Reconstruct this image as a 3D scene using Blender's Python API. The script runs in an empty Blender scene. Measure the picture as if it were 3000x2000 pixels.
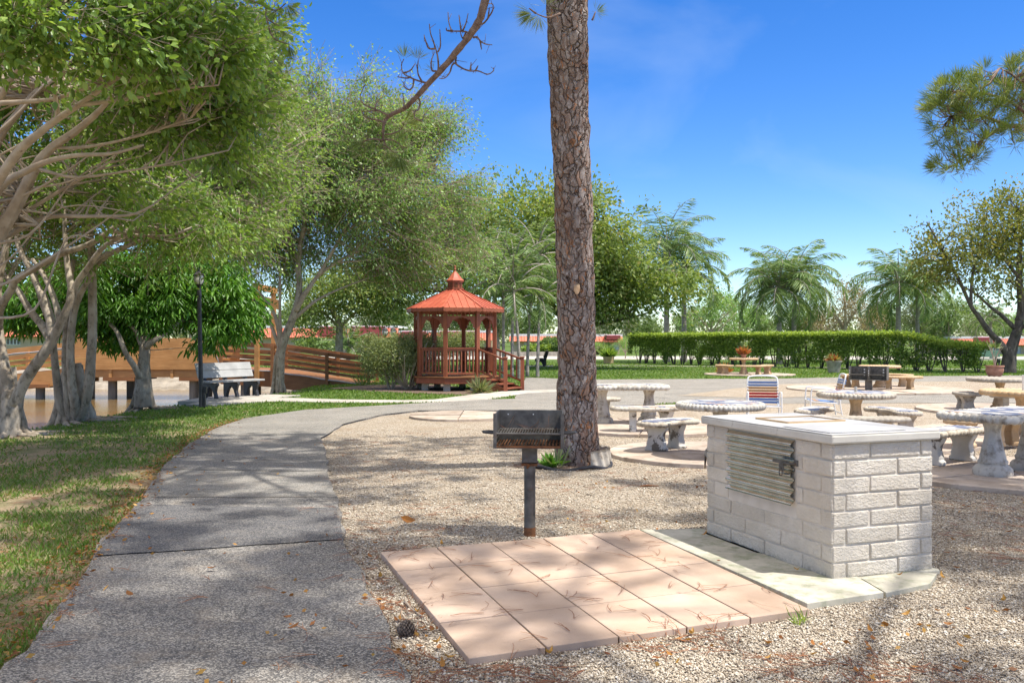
import bpy, math, random
import numpy as np
from mathutils import Vector, Matrix
R = math.radians
rnd = random.Random(7)
rng = np.random.default_rng(7)
S = bpy.context.scene
COL = S.collection
# ------------------------------------------------------------------ camera
F, H, HY = 2620.0, 1.52, 995.0
cd = bpy.data.cameras.new('camera')
cam = bpy.data.objects.new('camera', cd); COL.objects.link(cam)
cam.location = (0, 0, H); cam.rotation_euler = (R(90), 0, 0)
cd.sensor_width = 36; cd.lens = F/3000*36; cd.shift_y = (HY-1000)/3000
cd.clip_start = .05; cd.clip_end = 3000
S.camera = cam
# ------------------------------------------------------------------ light
SUN_EL = R(64); SUN_H = Vector((.9, -.43)).normalized()
sunv = Vector((SUN_H.x*math.cos(SUN_EL), SUN_H.y*math.cos(SUN_EL), math.sin(SUN_EL)))
W = bpy.data.worlds.new('World'); S.world = W; W.use_nodes = True
wt = W.node_tree; bg = wt.nodes['Background']
sky = wt.nodes.new('ShaderNodeTexSky'); sky.sky_type = 'NISHITA'; sky.sun_disc = False
sky.sun_elevation = SUN_EL; sky.sun_rotation = math.atan2(sunv.x, sunv.y)
sky.air_density = .85; sky.dust_density = .15; sky.ozone_density = 3.0; sky.altitude = 0
hs = wt.nodes.new('ShaderNodeHueSaturation'); hs.inputs['Saturation'].default_value = 1.36; hs.inputs['Value'].default_value = .95; hs.inputs['Hue'].default_value = .512
wt.links.new(sky.outputs[0], hs.inputs['Color'])
# a little thin cloud veil in the sky
tc = wt.nodes.new('ShaderNodeTexCoord'); mp = wt.nodes.new('ShaderNodeMapping'); mp.inputs['Scale'].default_value = (1.2, 1.2, 2.6)
nz = wt.nodes.new('ShaderNodeTexNoise'); nz.inputs['Scale'].default_value = 2.2; nz.inputs['Detail'].default_value = 7; nz.inputs['Distortion'].default_value = .6
rp = wt.nodes.new('ShaderNodeValToRGB'); rp.color_ramp.elements[0].position = .5; rp.color_ramp.elements[1].position = .8
rp.color_ramp.elements[1].color = (.2, .2, .2, 1)
mx = wt.nodes.new('ShaderNodeMixRGB'); mx.inputs[2].default_value = (4.2, 4.8, 5.4, 1)
wt.links.new(tc.outputs['Generated'], mp.inputs[0]); wt.links.new(mp.outputs[0], nz.inputs['Vector']); wt.links.new(nz.outputs[0], rp.inputs[0])
wt.links.new(rp.outputs[0], mx.inputs[0]); wt.links.new(hs.outputs[0], mx.inputs[1])
# broken cloud sheet added overhead, out of view, as bright neutral fill light
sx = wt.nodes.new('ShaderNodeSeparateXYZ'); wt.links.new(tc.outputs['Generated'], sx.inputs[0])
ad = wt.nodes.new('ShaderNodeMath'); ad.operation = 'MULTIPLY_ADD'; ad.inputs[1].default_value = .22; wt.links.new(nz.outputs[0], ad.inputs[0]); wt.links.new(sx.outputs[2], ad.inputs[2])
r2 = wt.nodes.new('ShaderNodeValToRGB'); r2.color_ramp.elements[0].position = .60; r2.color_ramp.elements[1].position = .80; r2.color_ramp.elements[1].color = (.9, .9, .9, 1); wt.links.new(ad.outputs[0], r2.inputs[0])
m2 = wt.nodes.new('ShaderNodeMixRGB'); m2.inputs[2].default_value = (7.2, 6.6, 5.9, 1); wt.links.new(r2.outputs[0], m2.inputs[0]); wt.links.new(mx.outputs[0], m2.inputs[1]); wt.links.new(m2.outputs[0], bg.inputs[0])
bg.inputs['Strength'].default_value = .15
sl = bpy.data.lights.new('sun', 'SUN'); sl.energy = 4.3; sl.angle = R(.55); sl.color = (1, .95, .87)
so = bpy.data.objects.new('sun', sl); COL.objects.link(so); so.location = (20, -10, 30)
so.rotation_euler = (-sunv).to_track_quat('-Z', 'Y').to_euler()
S.view_settings.view_transform = 'Standard'; S.view_settings.look = 'None'
S.view_settings.exposure = .62; S.view_settings.gamma = 1; S.view_settings.use_curve_mapping = False
S.cycles.max_bounces = 8; S.cycles.transparent_max_bounces = 8

def P(px, py, Y): return Vector(((px-1500)/F*Y, Y, H-(py-HY)/F*Y))
def G(px, py, z=0.0):
    Y = (H-z)*F/(py-HY); return Vector(((px-1500)/F*Y, Y, z))
def XX(px, Y): return (px-1500)/F*Y

# ------------------------------------------------------------------ mesh helpers
class MB:
    def __init__(s): s.v = []; s.f = []
    def add(s, vs, fs):
        o = len(s.v); s.v += [tuple(p) for p in vs]; s.f += [tuple(i+o for i in f) for f in fs]; return s
    def box(s, x0, x1, y0, y1, z0, z1):
        return s.add([(x0,y0,z0),(x1,y0,z0),(x1,y1,z0),(x0,y1,z0),(x0,y0,z1),(x1,y0,z1),(x1,y1,z1),(x0,y1,z1)],
              [(0,3,2,1),(4,5,6,7),(0,1,5,4),(1,2,6,5),(2,3,7,6),(3,0,4,7)])
    def beam(s, a, b, w, h, up=(0,0,1)):
        a = Vector(a); b = Vector(b); d = (b-a).normalized(); u = Vector(up)
        if abs(d.dot(u)) > .99: u = Vector((0,1,0))
        x = d.cross(u).normalized()*w/2; z = x.cross(d).normalized()*h/2
        return s.add([a-x-z,a+x-z,b+x-z,b-x-z,a-x+z,a+x+z,b+x+z,b-x+z],
              [(0,3,2,1),(4,5,6,7),(0,1,5,4),(1,2,6,5),(2,3,7,6),(3,0,4,7)])
    def tube(s, pts, rad, n=8, jit=0.0, cap=True, flute=0.0):
        pts = [Vector(p) for p in pts]; m = len(pts)
        if not hasattr(rad, '__len__'): rad = [rad]*m
        vs = []; prev = None
        for i, p in enumerate(pts):
            d = (pts[min(i+1,m-1)]-pts[max(i-1,0)])
            d = d.normalized() if d.length > 1e-9 else Vector((0,0,1))
            if prev is None:
                x = d.orthogonal().normalized()
            else:
                x = prev-d*prev.dot(d); x = x.normalized() if x.length > 1e-6 else d.orthogonal().normalized()
            prev = x; y = d.cross(x)
            for k in range(n):
                a = 2*math.pi*k/n; r = rad[i]*(1+(rnd.uniform(-jit,jit) if jit else 0))
                if flute: r *= 1+flute*(.6*math.sin(5*a+i*.12)+.4*math.sin(3*a-i*.2+1)-.5*max(0,math.sin(7*a+i*.1))**6)
                vs.append(p+(x*math.cos(a)+y*math.sin(a))*r)
        fs = [(i*n+k, i*n+(k+1)%n, (i+1)*n+(k+1)%n, (i+1)*n+k) for i in range(m-1) for k in range(n)]
        if cap: fs += [tuple(range(n-1,-1,-1)), tuple(range((m-1)*n, m*n))]
        return s.add(vs, fs)
    def lathe(s, prof, n=24, c=(0,0,0), mod=None):
        c = Vector(c); vs = []; m = len(prof)
        for i, (r, z) in enumerate(prof):
            for k in range(n):
                a = 2*math.pi*k/n; q = r*(mod(a, z) if mod else 1)
                vs.append(c+Vector((q*math.cos(a), q*math.sin(a), z)))
        fs = [(i*n+k, i*n+(k+1)%n, (i+1)*n+(k+1)%n, (i+1)*n+k) for i in range(m-1) for k in range(n)]
        fs += [tuple(range(n-1,-1,-1)), tuple(range((m-1)*n, m*n))]
        return s.add(vs, fs)
    def prism(s, poly, z0, z1, M=None):
        n = len(poly); M = M or Matrix.Identity(4)
        vs = [M@Vector((x,y,z0)) for x,y in poly]+[M@Vector((x,y,z1)) for x,y in poly]
        fs = [tuple(range(n-1,-1,-1)), tuple(range(n,2*n))]+[(k,(k+1)%n,n+(k+1)%n,n+k) for k in range(n)]
        return s.add(vs, fs)
    def sheet(s, poly, z):
        return s.add([(x,y,z) for x,y in poly], [tuple(range(len(poly)))])
    def build(s, name, mat, parent=None, smooth=False, bevel=0, ang=40):
        me = bpy.data.meshes.new(name); me.from_pydata(s.v, [], s.f)
        return link(name, me, mat, parent, smooth, bevel, ang)

def link(name, me, mat, parent=None, smooth=False, bevel=0, ang=40):
    me.materials.append(mat)
    if smooth:
        me.polygons.foreach_set('use_smooth', [True]*len(me.polygons))
        if ang: me.set_sharp_from_angle(angle=R(ang))
    me.update()
    o = bpy.data.objects.new(name, me); COL.objects.link(o)
    if parent is not None: o.parent = parent
    if bevel:
        b = o.modifiers.new('bevel', 'BEVEL'); b.width = bevel; b.segments = 2; b.limit_method = 'ANGLE'; b.angle_limit = R(35)
    return o
def tag(o, label=None, cat=None, group=None, kind=None):
    if label: o['label'] = label
    if cat: o['category'] = cat
    if group: o['group'] = group
    if kind: o['kind'] = kind
    return o
def thing(name, label, cat, loc=(0,0,0), rz=0, group=None):
    o = bpy.data.objects.new(name, None); COL.objects.link(o)
    o.empty_display_size = .2; o.location = loc; o.rotation_euler = (0,0,rz)
    return tag(o, label, cat, group)
def dup(root, loc, rz, label, group=None, scale=None):
    r = root.copy(); COL.objects.link(r); r.location = loc; r.rotation_euler = (0,0,rz); r['label'] = label
    if group: r['group'] = group
    if scale: r.scale = scale
    for ch in list(root.children):
        c = ch.copy(); COL.objects.link(c); c.parent = r
        for g in list(ch.children):
            d = g.copy(); COL.objects.link(d); d.parent = c
    return r
def struct(name, mb, mat, **k):
    o = mb.build(name, mat, **k); o['kind'] = 'structure'; return o
def npmesh(name, V, Fq, mat, parent=None, var=None, smooth=False):
    """numpy mesh: V (n,3), Fq (m,k) equal-sized faces, var (m,) per-face float."""
    V = np.asarray(V, np.float32); Fq = np.asarray(Fq, np.int32); m, k = Fq.shape
    me = bpy.data.meshes.new(name)
    me.vertices.add(len(V)); me.vertices.foreach_set('co', V.ravel())
    me.loops.add(m*k); me.loops.foreach_set('vertex_index', Fq.ravel())
    me.polygons.add(m); me.polygons.foreach_set('loop_start', np.arange(0, m*k, k, dtype=np.int32))
    me.update(calc_edges=True)
    if var is not None:
        at = me.attributes.new('var', 'FLOAT', 'FACE'); at.data.foreach_set('value', np.asarray(var, np.float32))
    if smooth: me.polygons.foreach_set('use_smooth', [True]*m)
    me.materials.append(mat); me.update()
    o = bpy.data.objects.new(name, me); COL.objects.link(o)
    if parent is not None: o.parent = parent
    return o
def nrm(a): return a/np.maximum(np.linalg.norm(a, axis=-1, keepdims=True), 1e-9)
def leafmesh(name, C, D, L, Wd, mat, parent=None, var=None, fold=.12, rg=None, full=False):
    g = rg or rng; n = len(C); D = nrm(D); L = np.broadcast_to(L, (n,)).reshape(n,1); Wd = np.broadcast_to(Wd, (n,)).reshape(n,1)
    s = nrm(np.cross(D, nrm(g.normal(size=(n,3))+np.array([0,0,.9])))); nn = np.cross(s, D)
    mid = C+D*L*.48-nn*L*fold
    V = np.stack([C, mid+s*Wd/2+nn*L*fold*.6, C+D*L-nn*L*fold*.6, mid-s*Wd/2+nn*L*fold*.6], 1).reshape(-1,3)
    Fq = np.arange(n*4).reshape(n,4)
    if var is None: var = g.random(n)
    if full:   # rounded blade: two halves folded along the midrib
        up = nn*L*fold; w = s*Wd/2; q1, q2 = C+D*L*.30, C+D*L*.72
        V = np.stack([C, q1+w*.92+up*.7, q2+w*.70+up*.4, C+D*L-up*.8, q2-w*.70+up*.4, q1-w*.92+up*.7], 1).reshape(-1,3)
        i6 = np.arange(n)[:,None]*6; Fq = np.stack([i6+np.array([[0,1,2,3]]), i6+np.array([[0,3,4,5]])], 1).reshape(-1,4); var = np.repeat(var, 2)
    return npmesh(name, V, Fq, mat, parent, var)
def pip(x, y, poly):
    ins = np.zeros(len(x), bool); n = len(poly)
    for i in range(n):
        x0,y0 = poly[i][0],poly[i][1]; x1,y1 = poly[(i+1)%n][0],poly[(i+1)%n][1]
        c = ((y0 > y) != (y1 > y)) & (x < (x1-x0)*(y-y0)/(y1-y0+1e-12)+x0); ins ^= c
    return ins
_tab = np.random.default_rng(3).random((64,64,64)).astype(np.float32)
def vnoise(p):
    p = np.asarray(p, np.float64); i = np.floor(p).astype(int); f = p-i; f = f*f*(3-2*f); r = 0
    for dx in (0,1):
        for dy in (0,1):
            for dz in (0,1):
                w = (f[:,0] if dx else 1-f[:,0])*(f[:,1] if dy else 1-f[:,1])*(f[:,2] if dz else 1-f[:,2])
                r = r+w*_tab[(i[:,0]+dx)%64, (i[:,1]+dy)%64, (i[:,2]+dz)%64]
    return r
def smooth_path(pts, n=6):
    """Catmull-Rom through pts (Vectors)"""
    pts = [Vector(p) for p in pts]; out = []
    for i in range(len(pts)-1):
        p0 = pts[max(i-1,0)]; p1 = pts[i]; p2 = pts[i+1]; p3 = pts[min(i+2,len(pts)-1)]
        for k in range(n):
            t = k/n; out.append(.5*((2*p1)+(p2-p0)*t+(2*p0-5*p1+4*p2-p3)*t*t+(3*p1-p0-3*p2+p3)*t**3))
    out.append(pts[-1]); return out

# ------------------------------------------------------------------ materials
class NT:
    def __init__(s, name):
        s.m = bpy.data.materials.new(name); s.m.use_nodes = True; s.t = s.m.node_tree; s.b = s.t.nodes['Principled BSDF']; s.out = s.t.nodes['Material Output']
    def n(s, typ, ins=None, **pr):
        o = s.t.nodes.new('ShaderNode'+typ)
        for k, v in pr.items(): setattr(o, k, v)
        for k, v in (ins or {}).items():
            if isinstance(v, bpy.types.NodeSocket): s.t.links.new(v, o.inputs[k])
            else: o.inputs[k].default_value = v
        return o
    def l(s, a, b): s.t.links.new(a, b)
    def ramp(s, fac, stops):
        o = s.t.nodes.new('ShaderNodeValToRGB'); e = o.color_ramp.elements
        while len(e) < len(stops): e.new(.5)
        for q, (p, c) in zip(e, stops): q.position = p; q.color = (*c, 1) if hasattr(c, '__len__') else (c, c, c, 1)
        s.l(fac, o.inputs[0]); return o.outputs[0]
    def mix(s, fac, a, b, mode='MIX'):
        o = s.n('MixRGB', blend_type=mode)
        for i, v in ((0,fac),(1,a),(2,b)):
            if isinstance(v, bpy.types.NodeSocket): s.l(v, o.inputs[i])
            else: o.inputs[i].default_value = v if i == 0 else (*v, 1)
        return o.outputs[0]
    def coord(s, sc=(1,1,1), rnd_off=True, distort=0, dscale=3):
        tc = s.n('TexCoord'); v = tc.outputs['Object']
        if rnd_off:
            oi = s.n('ObjectInfo'); mu = s.n('Math', {0: oi.outputs['Random'], 1: 37.0}, operation='MULTIPLY')
            v = s.n('VectorMath', {0: v, 1: mu.outputs[0]}, operation='ADD').outputs[0]
        if distort:
            nz = s.n('TexNoise', {'Vector': v, 'Scale': dscale, 'Detail': 3.0})
            sb = s.n('VectorMath', {0: nz.outputs['Color'], 1: (.5,.5,.5)}, operation='SUBTRACT')
            ml = s.n('VectorMath', {0: sb.outputs[0], 3: distort}, operation='SCALE')
            v = s.n('VectorMath', {0: v, 1: ml.outputs[0]}, operation='ADD').outputs[0]
        return s.n('Mapping', {'Vector': v, 'Scale': sc}).outputs[0]
    def noise(s, v, scale, detail=6, rough=.55, dist=0):
        return s.n('TexNoise', {'Vector': v, 'Scale': float(scale), 'Detail': float(detail), 'Roughness': rough, 'Distortion': float(dist)}).outputs[0]
    def vor(s, v, scale, feature='F1', out='Distance', rand=1.0):
        return s.n('TexVoronoi', {'Vector': v, 'Scale': float(scale), 'Randomness': rand}, feature=feature).outputs[out]
    def bump(s, h, strength=.3, dist=.01):
        b = s.n('Bump', {'Height': h, 'Strength': strength, 'Distance': dist}); s.l(b.outputs[0], s.b.inputs['Normal']); return b
    def fin(s, col=None, rough=.6, metal=0, spec=.4):
        if col is not None:
            if isinstance(col, bpy.types.NodeSocket): s.l(col, s.b.inputs['Base Color'])
            else: s.b.inputs['Base Color'].default_value = (*col, 1)
        if isinstance(rough, bpy.types.NodeSocket): s.l(rough, s.b.inputs['Roughness'])
        else: s.b.inputs['Roughness'].default_value = rough
        s.b.inputs['Metallic'].default_value = metal; s.b.inputs['Specular IOR Level'].default_value = spec
        return s.m
def mat(name, c1, c2, scale=6, rough=.6, metal=0, bump=.25, bs=40, bd=.004, sc=(1,1,1), spec=.4, lo=.35, hi=.65, c3=None, s3=25, lo3=.6, hi3=.7):
    t = NT(name); v = t.coord(sc)
    c = t.ramp(t.noise(v, scale), [(lo,c1),(hi,c2)])
    if c3: c = t.mix(t.ramp(t.noise(v, s3, 8, .65), [(lo3,0.),(hi3,1.)]), c, c3)
    if bump: t.bump(t.noise(v, bs, 8, .6), bump, bd)
    return t.fin(c, rough, metal, spec)
def leafmat(name, stops, trans=.35, rough=.5, tcol=1.5):
    t = NT(name); a = t.n('Attribute', attribute_name='var')
    k = 1.0 if name in ('pebble','dry_pine_needle','dry_leaf','croton_leaf','grass_blade','dry_grass_blade') else (1.85 if name in ('ficus_leaf','fine_ficus_leaf') else 1.55)
    c = t.ramp(a.outputs['Fac'], [(p, tuple(q*k for q in s)) for p, s in stops]); t.fin(c, rough, 0, .35)
    tr = t.n('BsdfTranslucent'); g = t.n('MixRGB', {0: 1.0, 1: c, 2: (tcol*1.05, tcol, tcol*.45, 1)}, blend_type='MULTIPLY'); t.l(g.outputs[0], tr.inputs[0])
    mx = t.n('MixShader', {0: trans}); t.l(t.b.outputs[0], mx.inputs[1]); t.l(tr.outputs[0], mx.inputs[2]); t.l(mx.outputs[0], t.out.inputs[0])
    return t.m

# ground materials
def m_gravel():
    t = NT('gravel'); v = t.coord(rnd_off=False)
    cell = t.vor(v, 85, 'F1', 'Color'); d = t.vor(v, 85, 'F1', 'Distance')
    g = t.n('SeparateColor', {0: cell}).outputs[0]
    c = t.ramp(g, [(0,(.16,.125,.09)),(.35,(.31,.25,.18)),(.7,(.47,.40,.31)),(1,(.64,.58,.49))])
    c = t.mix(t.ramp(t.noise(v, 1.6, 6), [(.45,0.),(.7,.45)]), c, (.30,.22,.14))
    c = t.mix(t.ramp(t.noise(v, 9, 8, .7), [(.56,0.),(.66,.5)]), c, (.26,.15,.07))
    t.bump(t.ramp(d, [(0,1.),(.6,.1),(1,0.)]), .8, .012)
    return t.fin(c, .85, 0, .25)
def m_asphalt(name, dark, light, chip, patch):
    t = NT(name); v = t.coord(rnd_off=False)
    cell = t.n('SeparateColor', {0: t.vor(v, 130, 'F1', 'Color')}).outputs[0]
    c = t.ramp(t.noise(v, 1.1, 7, .6), [(.35,dark),(.65,light)])
    c = t.mix(t.ramp(cell, [(.5,0.),(.85,chip)]), c, (.62,.575,.50))
    c = t.mix(t.ramp(cell, [(0,.6),(.3,0.)]), c, tuple(x*.45 for x in dark))
    c = t.mix(t.ramp(t.noise(v, 5, 8, .7), [(.5,0.),(.68,patch)]), c, (.33,.27,.20))
    vd = t.coord(rnd_off=False, distort=.9, dscale=1.3)
    crack = t.vor(vd, .42, 'DISTANCE_TO_EDGE'); cm = t.n('Math', {0: t.ramp(crack, [(.001,.6),(.005,0.)]), 1: t.ramp(t.noise(v, .9, 4), [(.5,0.),(.6,1.)])}, operation='MULTIPLY')
    c = t.mix(cm.outputs[0], c, (.04,.035,.03))
    t.bump(t.vor(v, 130), .7, .006)
    return t.fin(c, .85, 0, .25)
def m_lawn():
    t = NT('lawn'); v = t.coord(rnd_off=False)
    sep = t.n('SeparateXYZ', {0: v}); far = t.n('MapRange', {0: sep.outputs[1], 1: 11.0, 2: 24.0})
    grn = t.ramp(t.noise(v, 30, 8, .7), [(.35,(.05,.09,.018)),(.65,(.13,.19,.05))])
    dry = t.ramp(t.noise(v, 42, 8, .7), [(.3,(.17,.12,.07)),(.5,(.34,.26,.16)),(.7,(.50,.42,.29))])
    f = t.n('Math', {0: t.noise(v, 1.3, 6, .6), 1: t.n('Math', {0: far.outputs[0], 1: .42}, operation='MULTIPLY').outputs[0]}, operation='ADD')
    c = t.mix(t.ramp(f.outputs[0], [(.5,0.),(.74,1.)]), dry, grn)
    t.bump(t.noise(v, 60, 8, .7), .8, .03)
    return t.fin(c, .95, 0, .1)
def m_pine_bark():
    t = NT('pine_bark'); v = t.coord((1,1,.21), distort=.2, dscale=7)
    e = t.vor(v, 13.5, 'DISTANCE_TO_EDGE'); cell = t.n('SeparateColor', {0: t.vor(v, 13.5, 'F1', 'Color')})
    fl = t.coord((1,1,.36), distort=.14, dscale=9); e2 = t.vor(fl, 46, 'DISTANCE_TO_EDGE'); cell2 = t.n('SeparateColor', {0: t.vor(fl, 46, 'F1', 'Color')})
    c = t.ramp(cell2.outputs[0], [(0,(.20,.135,.11)),(.3,(.265,.195,.16)),(.62,(.33,.27,.235)),(1,(.44,.39,.36))])
    c = t.mix(t.ramp(cell.outputs[1], [(.86,0.),(.92,.45)]), c, (.40,.19,.09))
    c = t.mix(t.ramp(cell2.outputs[1], [(.92,0.),(.94,.75)]), c, (.46,.18,.055))
    c = t.mix(t.ramp(t.noise(v, 30, 8, .7), [(.45,0.),(.75,.5)]), c, (.44,.38,.335))
    c = t.mix(t.ramp(e2, [(.0,.35),(.04,0.)]), c, (.09,.055,.04))
    brk = t.ramp(t.noise(t.coord((1,1,.5)), 7, 4), [(.36,.15),(.52,1.)])
    cr = t.n('Math', {0: t.ramp(e, [(.012,1.),(.055,0.)]), 1: brk}, operation='MULTIPLY')
    c = t.mix(cr.outputs[0], c, (.045,.028,.02))
    hgt = t.mix(.3, t.ramp(e, [(0,0.),(.12,1.)]), t.noise(v, 26, 8, .65))
    hgt = t.mix(.3, hgt, cell2.outputs[2])
    c = t.mix(t.ramp(t.noise(t.coord((1,1,.6), rnd_off=False), 2.6, 6, .6), [(.45,0.),(.7,.55)]), c, (.17,.105,.075))
    t.bump(hgt, 1.0, .04)
    return t.fin(c, .9, 0, .15)
def m_wood(name, c1, c2, rough=.5, axis=0, c3=None):
    t = NT(name); sc = [14,14,14]; sc[axis] = 1.2; v = t.coord(tuple(sc))
    c = t.ramp(t.noise(v, 1.3, 8, .6, .4), [(.3,c1),(.7,c2)])
    v2 = t.coord()
    c = t.mix(t.ramp(t.noise(v2, 2.2, 5), [(.4,0.),(.75,.45)]), c, c3 or tuple(x*.55 for x in c1))
    t.bump(t.noise(v, 3, 6), .25, .004)
    return t.fin(c, rough, 0, .35)
def m_mosaic(name, blue):
    t = NT(name); v = t.coord(rnd_off=False); vr = t.coord((1,1,.01))
    br = t.n('TexBrick', {'Vector': v, 'Scale': 1.0, 'Mortar Size': .004, 'Brick Width': .052, 'Row Height': .052, 'Color1': (0,0,0,1), 'Color2': (1,1,1,1), 'Mortar': (.5,.5,.5,1), 'Bias': 0.0}, offset=0.0)
    big = t.vor(vr, 7.5, 'F1', 'Color', .6); q = t.n('SeparateColor', {0: big})
    c = t.ramp(q.outputs[0], [(0,(.60,.57,.50)),(blue,(.66,.62,.55)),(blue+.02,(.055,.08,.18)),(.92,(.11,.14,.26)),(.93,(.55,.33,.20)),(1,(.6,.4,.25))])
    c = t.mix(t.ramp(br.outputs[1] if len(br.outputs) > 1 else br.outputs[0], [(.4,0.),(.6,.8)]), c, (.33,.31,.28))
    c = t.mix(t.ramp(t.noise(v, 7, 8, .7), [(.45,0.),(.7,.55)]), c, (.34,.30,.25))
    return t.fin(c, .42, 0, .5)
def vary(m, amt):
    """each loose piece of the mesh gets its own slightly different tone"""
    nt = m.node_tree; b = nt.nodes['Principled BSDF']; src = b.inputs['Base Color'].links[0].from_socket; g_ = nt.nodes.new('ShaderNodeNewGeometry'); r_ = nt.nodes.new('ShaderNodeMapRange'); r_.inputs[3].default_value = 1-amt; r_.inputs[4].default_value = 1+amt*.6; nt.links.new(g_.outputs['Random Per Island'], r_.inputs[0]); v_ = nt.nodes.new('ShaderNodeVectorMath'); v_.operation = 'SCALE'; nt.links.new(src, v_.inputs[0]); nt.links.new(r_.outputs[0], v_.inputs[3]); nt.links.new(v_.outputs[0], b.inputs['Base Color'])
def m_whitebrick():
    t = NT('painted_brick'); v = t.coord(rnd_off=False)
    c = t.ramp(t.noise(v, 3, 6), [(.35,(.66,.59,.485)),(.65,(.77,.705,.605))])
    c = t.mix(t.ramp(t.noise(v, 26, 10, .75), [(.58,0.),(.70,.5)]), c, (.40,.35,.28)); c = t.mix(t.ramp(t.noise(v, 2.3, 8, .7), [(.52,0.),(.72,.4)]), c, (.42,.38,.30))
    sp = t.vor(v, 38); c = t.mix(t.ramp(sp, [(.035,.85),(.06,0.)]), c, (.07,.06,.05))
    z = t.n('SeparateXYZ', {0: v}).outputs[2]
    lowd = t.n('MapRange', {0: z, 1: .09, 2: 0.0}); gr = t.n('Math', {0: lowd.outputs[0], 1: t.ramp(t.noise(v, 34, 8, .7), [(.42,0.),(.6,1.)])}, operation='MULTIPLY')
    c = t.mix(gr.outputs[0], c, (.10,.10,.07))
    vl = t.coord((.6,.6,1), rnd_off=False)
    h = t.mix(.45, t.noise(vl, 13, 10, .62), t.ramp(t.noise(vl, 60, 6, .7), [(.3,0.),(.6,1.)])); h = t.mix(t.ramp(sp, [(.04,1.),(.1,0.)]), h, (0,0,0))
    t.bump(h, .85, .02)
    return t.fin(c, .6, 0, .35)
def m_corr():
    t = NT('galvanised_sheet'); v = t.coord(rnd_off=False)
    c = t.ramp(t.noise(v, 9, 8, .65), [(.3,(.55,.50,.42)),(.5,(.64,.60,.53)),(.7,(.70,.68,.63))])
    c = t.mix(t.ramp(t.noise(v, 40, 8, .7), [(.66,0.),(.74,.6)]), c, (.16,.09,.04))
    t.bump(t.noise(v, 60, 6), .15, .003)
    return t.fin(c, .26, 1.0, .5)
def m_water():
    t = NT('pond_water'); v = t.coord((1,2.2,1), rnd_off=False)
    c = t.ramp(t.noise(v, .25, 4), [(.35,(.17,.095,.03)),(.65,(.17,.13,.07))])
    h = t.mix(.5, t.noise(v, 3.5, 6, .6, .5), t.noise(v, 14, 5, .6)); t.bump(h, .16, .05)
    t.b.inputs['IOR'].default_value = 1.33
    return t.fin(c, .10, 0, .22)
M = {}
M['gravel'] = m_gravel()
M['asphalt'] = m_asphalt('asphalt', (.105,.10,.095), (.19,.18,.168), .5, .35)
M['asphalt_new'] = m_asphalt('asphalt_patch', (.075,.075,.08), (.11,.11,.115), .25, .15)
M['asphalt_old'] = m_asphalt('asphalt_worn', (.155,.148,.135), (.245,.23,.205), .45, .4)
M['lawn'] = m_lawn(); M['pine'] = m_pine_bark(); M['water'] = m_water()
M['concrete'] = mat('concrete_walk', (.36,.33,.28), (.52,.48,.42), 2.2, .85, bump=.3, bs=70, c3=(.24,.21,.16), s3=6)
M['pinkpave'] = mat('pink_paver', (.46,.33,.24), (.56,.425,.33), 2.4, .85, bump=.35, bs=160, bd=.003, c3=(.30,.22,.17), s3=120, lo3=.6, hi3=.72)
M['whitepave'] = mat('white_slab', (.36,.34,.27), (.54,.51,.42), 3, .75, bump=.35, bs=50, c3=(.24,.26,.17), s3=11, lo3=.48, hi3=.70)
M['flag'] = mat('flagstone', (.36,.28,.21), (.55,.46,.38), 2.6, .85, bump=.5, bs=22, bd=.01, c3=(.22,.18,.14), s3=8, lo3=.55, hi3=.75)
M['joint'] = mat('joint_dirt', (.10,.065,.04), (.16,.10,.06), 20, .95)
M['brick'] = m_whitebrick(); M['corr'] = m_corr(); vary(M['brick'], .10); vary(M['pinkpave'], .16); vary(M['whitepave'], .18); vary(M['flag'], .2)
M['mortar'] = mat('painted_mortar', (.58,.52,.43), (.68,.62,.53), 8, .7, bump=.4, bs=60)
M['slab'] = mat('grey_painted_slab', (.52,.49,.43), (.64,.61,.54), 3, .5, bump=.2, bs=40, spec=.3, c3=(.34,.31,.26), s3=10)
M['steel'] = mat('dull_steel', (.44,.42,.38), (.60,.58,.53), 3, .42, .15, bump=.10, bs=8, spec=.35, c3=(.34,.31,.27), s3=6)
M['iron'] = mat('weathered_black_iron', (.08,.075,.068), (.165,.155,.14), 14, .55, .4, bump=.3, bs=60, c3=(.16,.075,.03), s3=12, lo3=.6, hi3=.75)
M['rust'] = mat('rusted_iron', (.10,.045,.02), (.24,.10,.04), 25, .8, .2, bump=.4, bs=80)
M['cast'] = mat('black_plastic', (.022,.023,.025), (.04,.04,.043), 10, .45)
M['stone'] = mat('cast_stone', (.40,.35,.28), (.56,.51,.43), 4, .8, bump=.4, bs=60, bd=.006, c3=(.19,.15,.11), s3=9, lo3=.50, hi3=.66)
M['stone_white'] = mat('white_cast_stone', (.44,.41,.355), (.60,.57,.51), 3, .7, bump=.4, bs=40, bd=.006, c3=(.21,.175,.135), s3=9, lo3=.50, hi3=.68)
M['stone_tan'] = mat('tan_cast_stone', (.44,.29,.15), (.56,.42,.27), 3, .8, bump=.3, bs=50, c3=(.26,.20,.14), s3=8)
M['stone_grey'] = mat('grey_cast_stone', (.26,.23,.19), (.42,.38,.32), 4, .85, bump=.4, bs=50, c3=(.14,.12,.10), s3=9)
M['stone_peel'] = mat('peeling_cast_stone', (.50,.47,.42), (.66,.63,.57), 4, .8, bump=.5, bs=40, bd=.008, c3=(.17,.145,.115), s3=4.5, lo3=.54, hi3=.57)
M['mosaic'] = m_mosaic('mosaic_tile', .68); M['mosaic_blue'] = m_mosaic('blue_mosaic_tile', .52)
M['gaz'] = m_wood('red_stained_wood', (.21,.058,.028), (.33,.11,.053), .5, 2)
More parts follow.
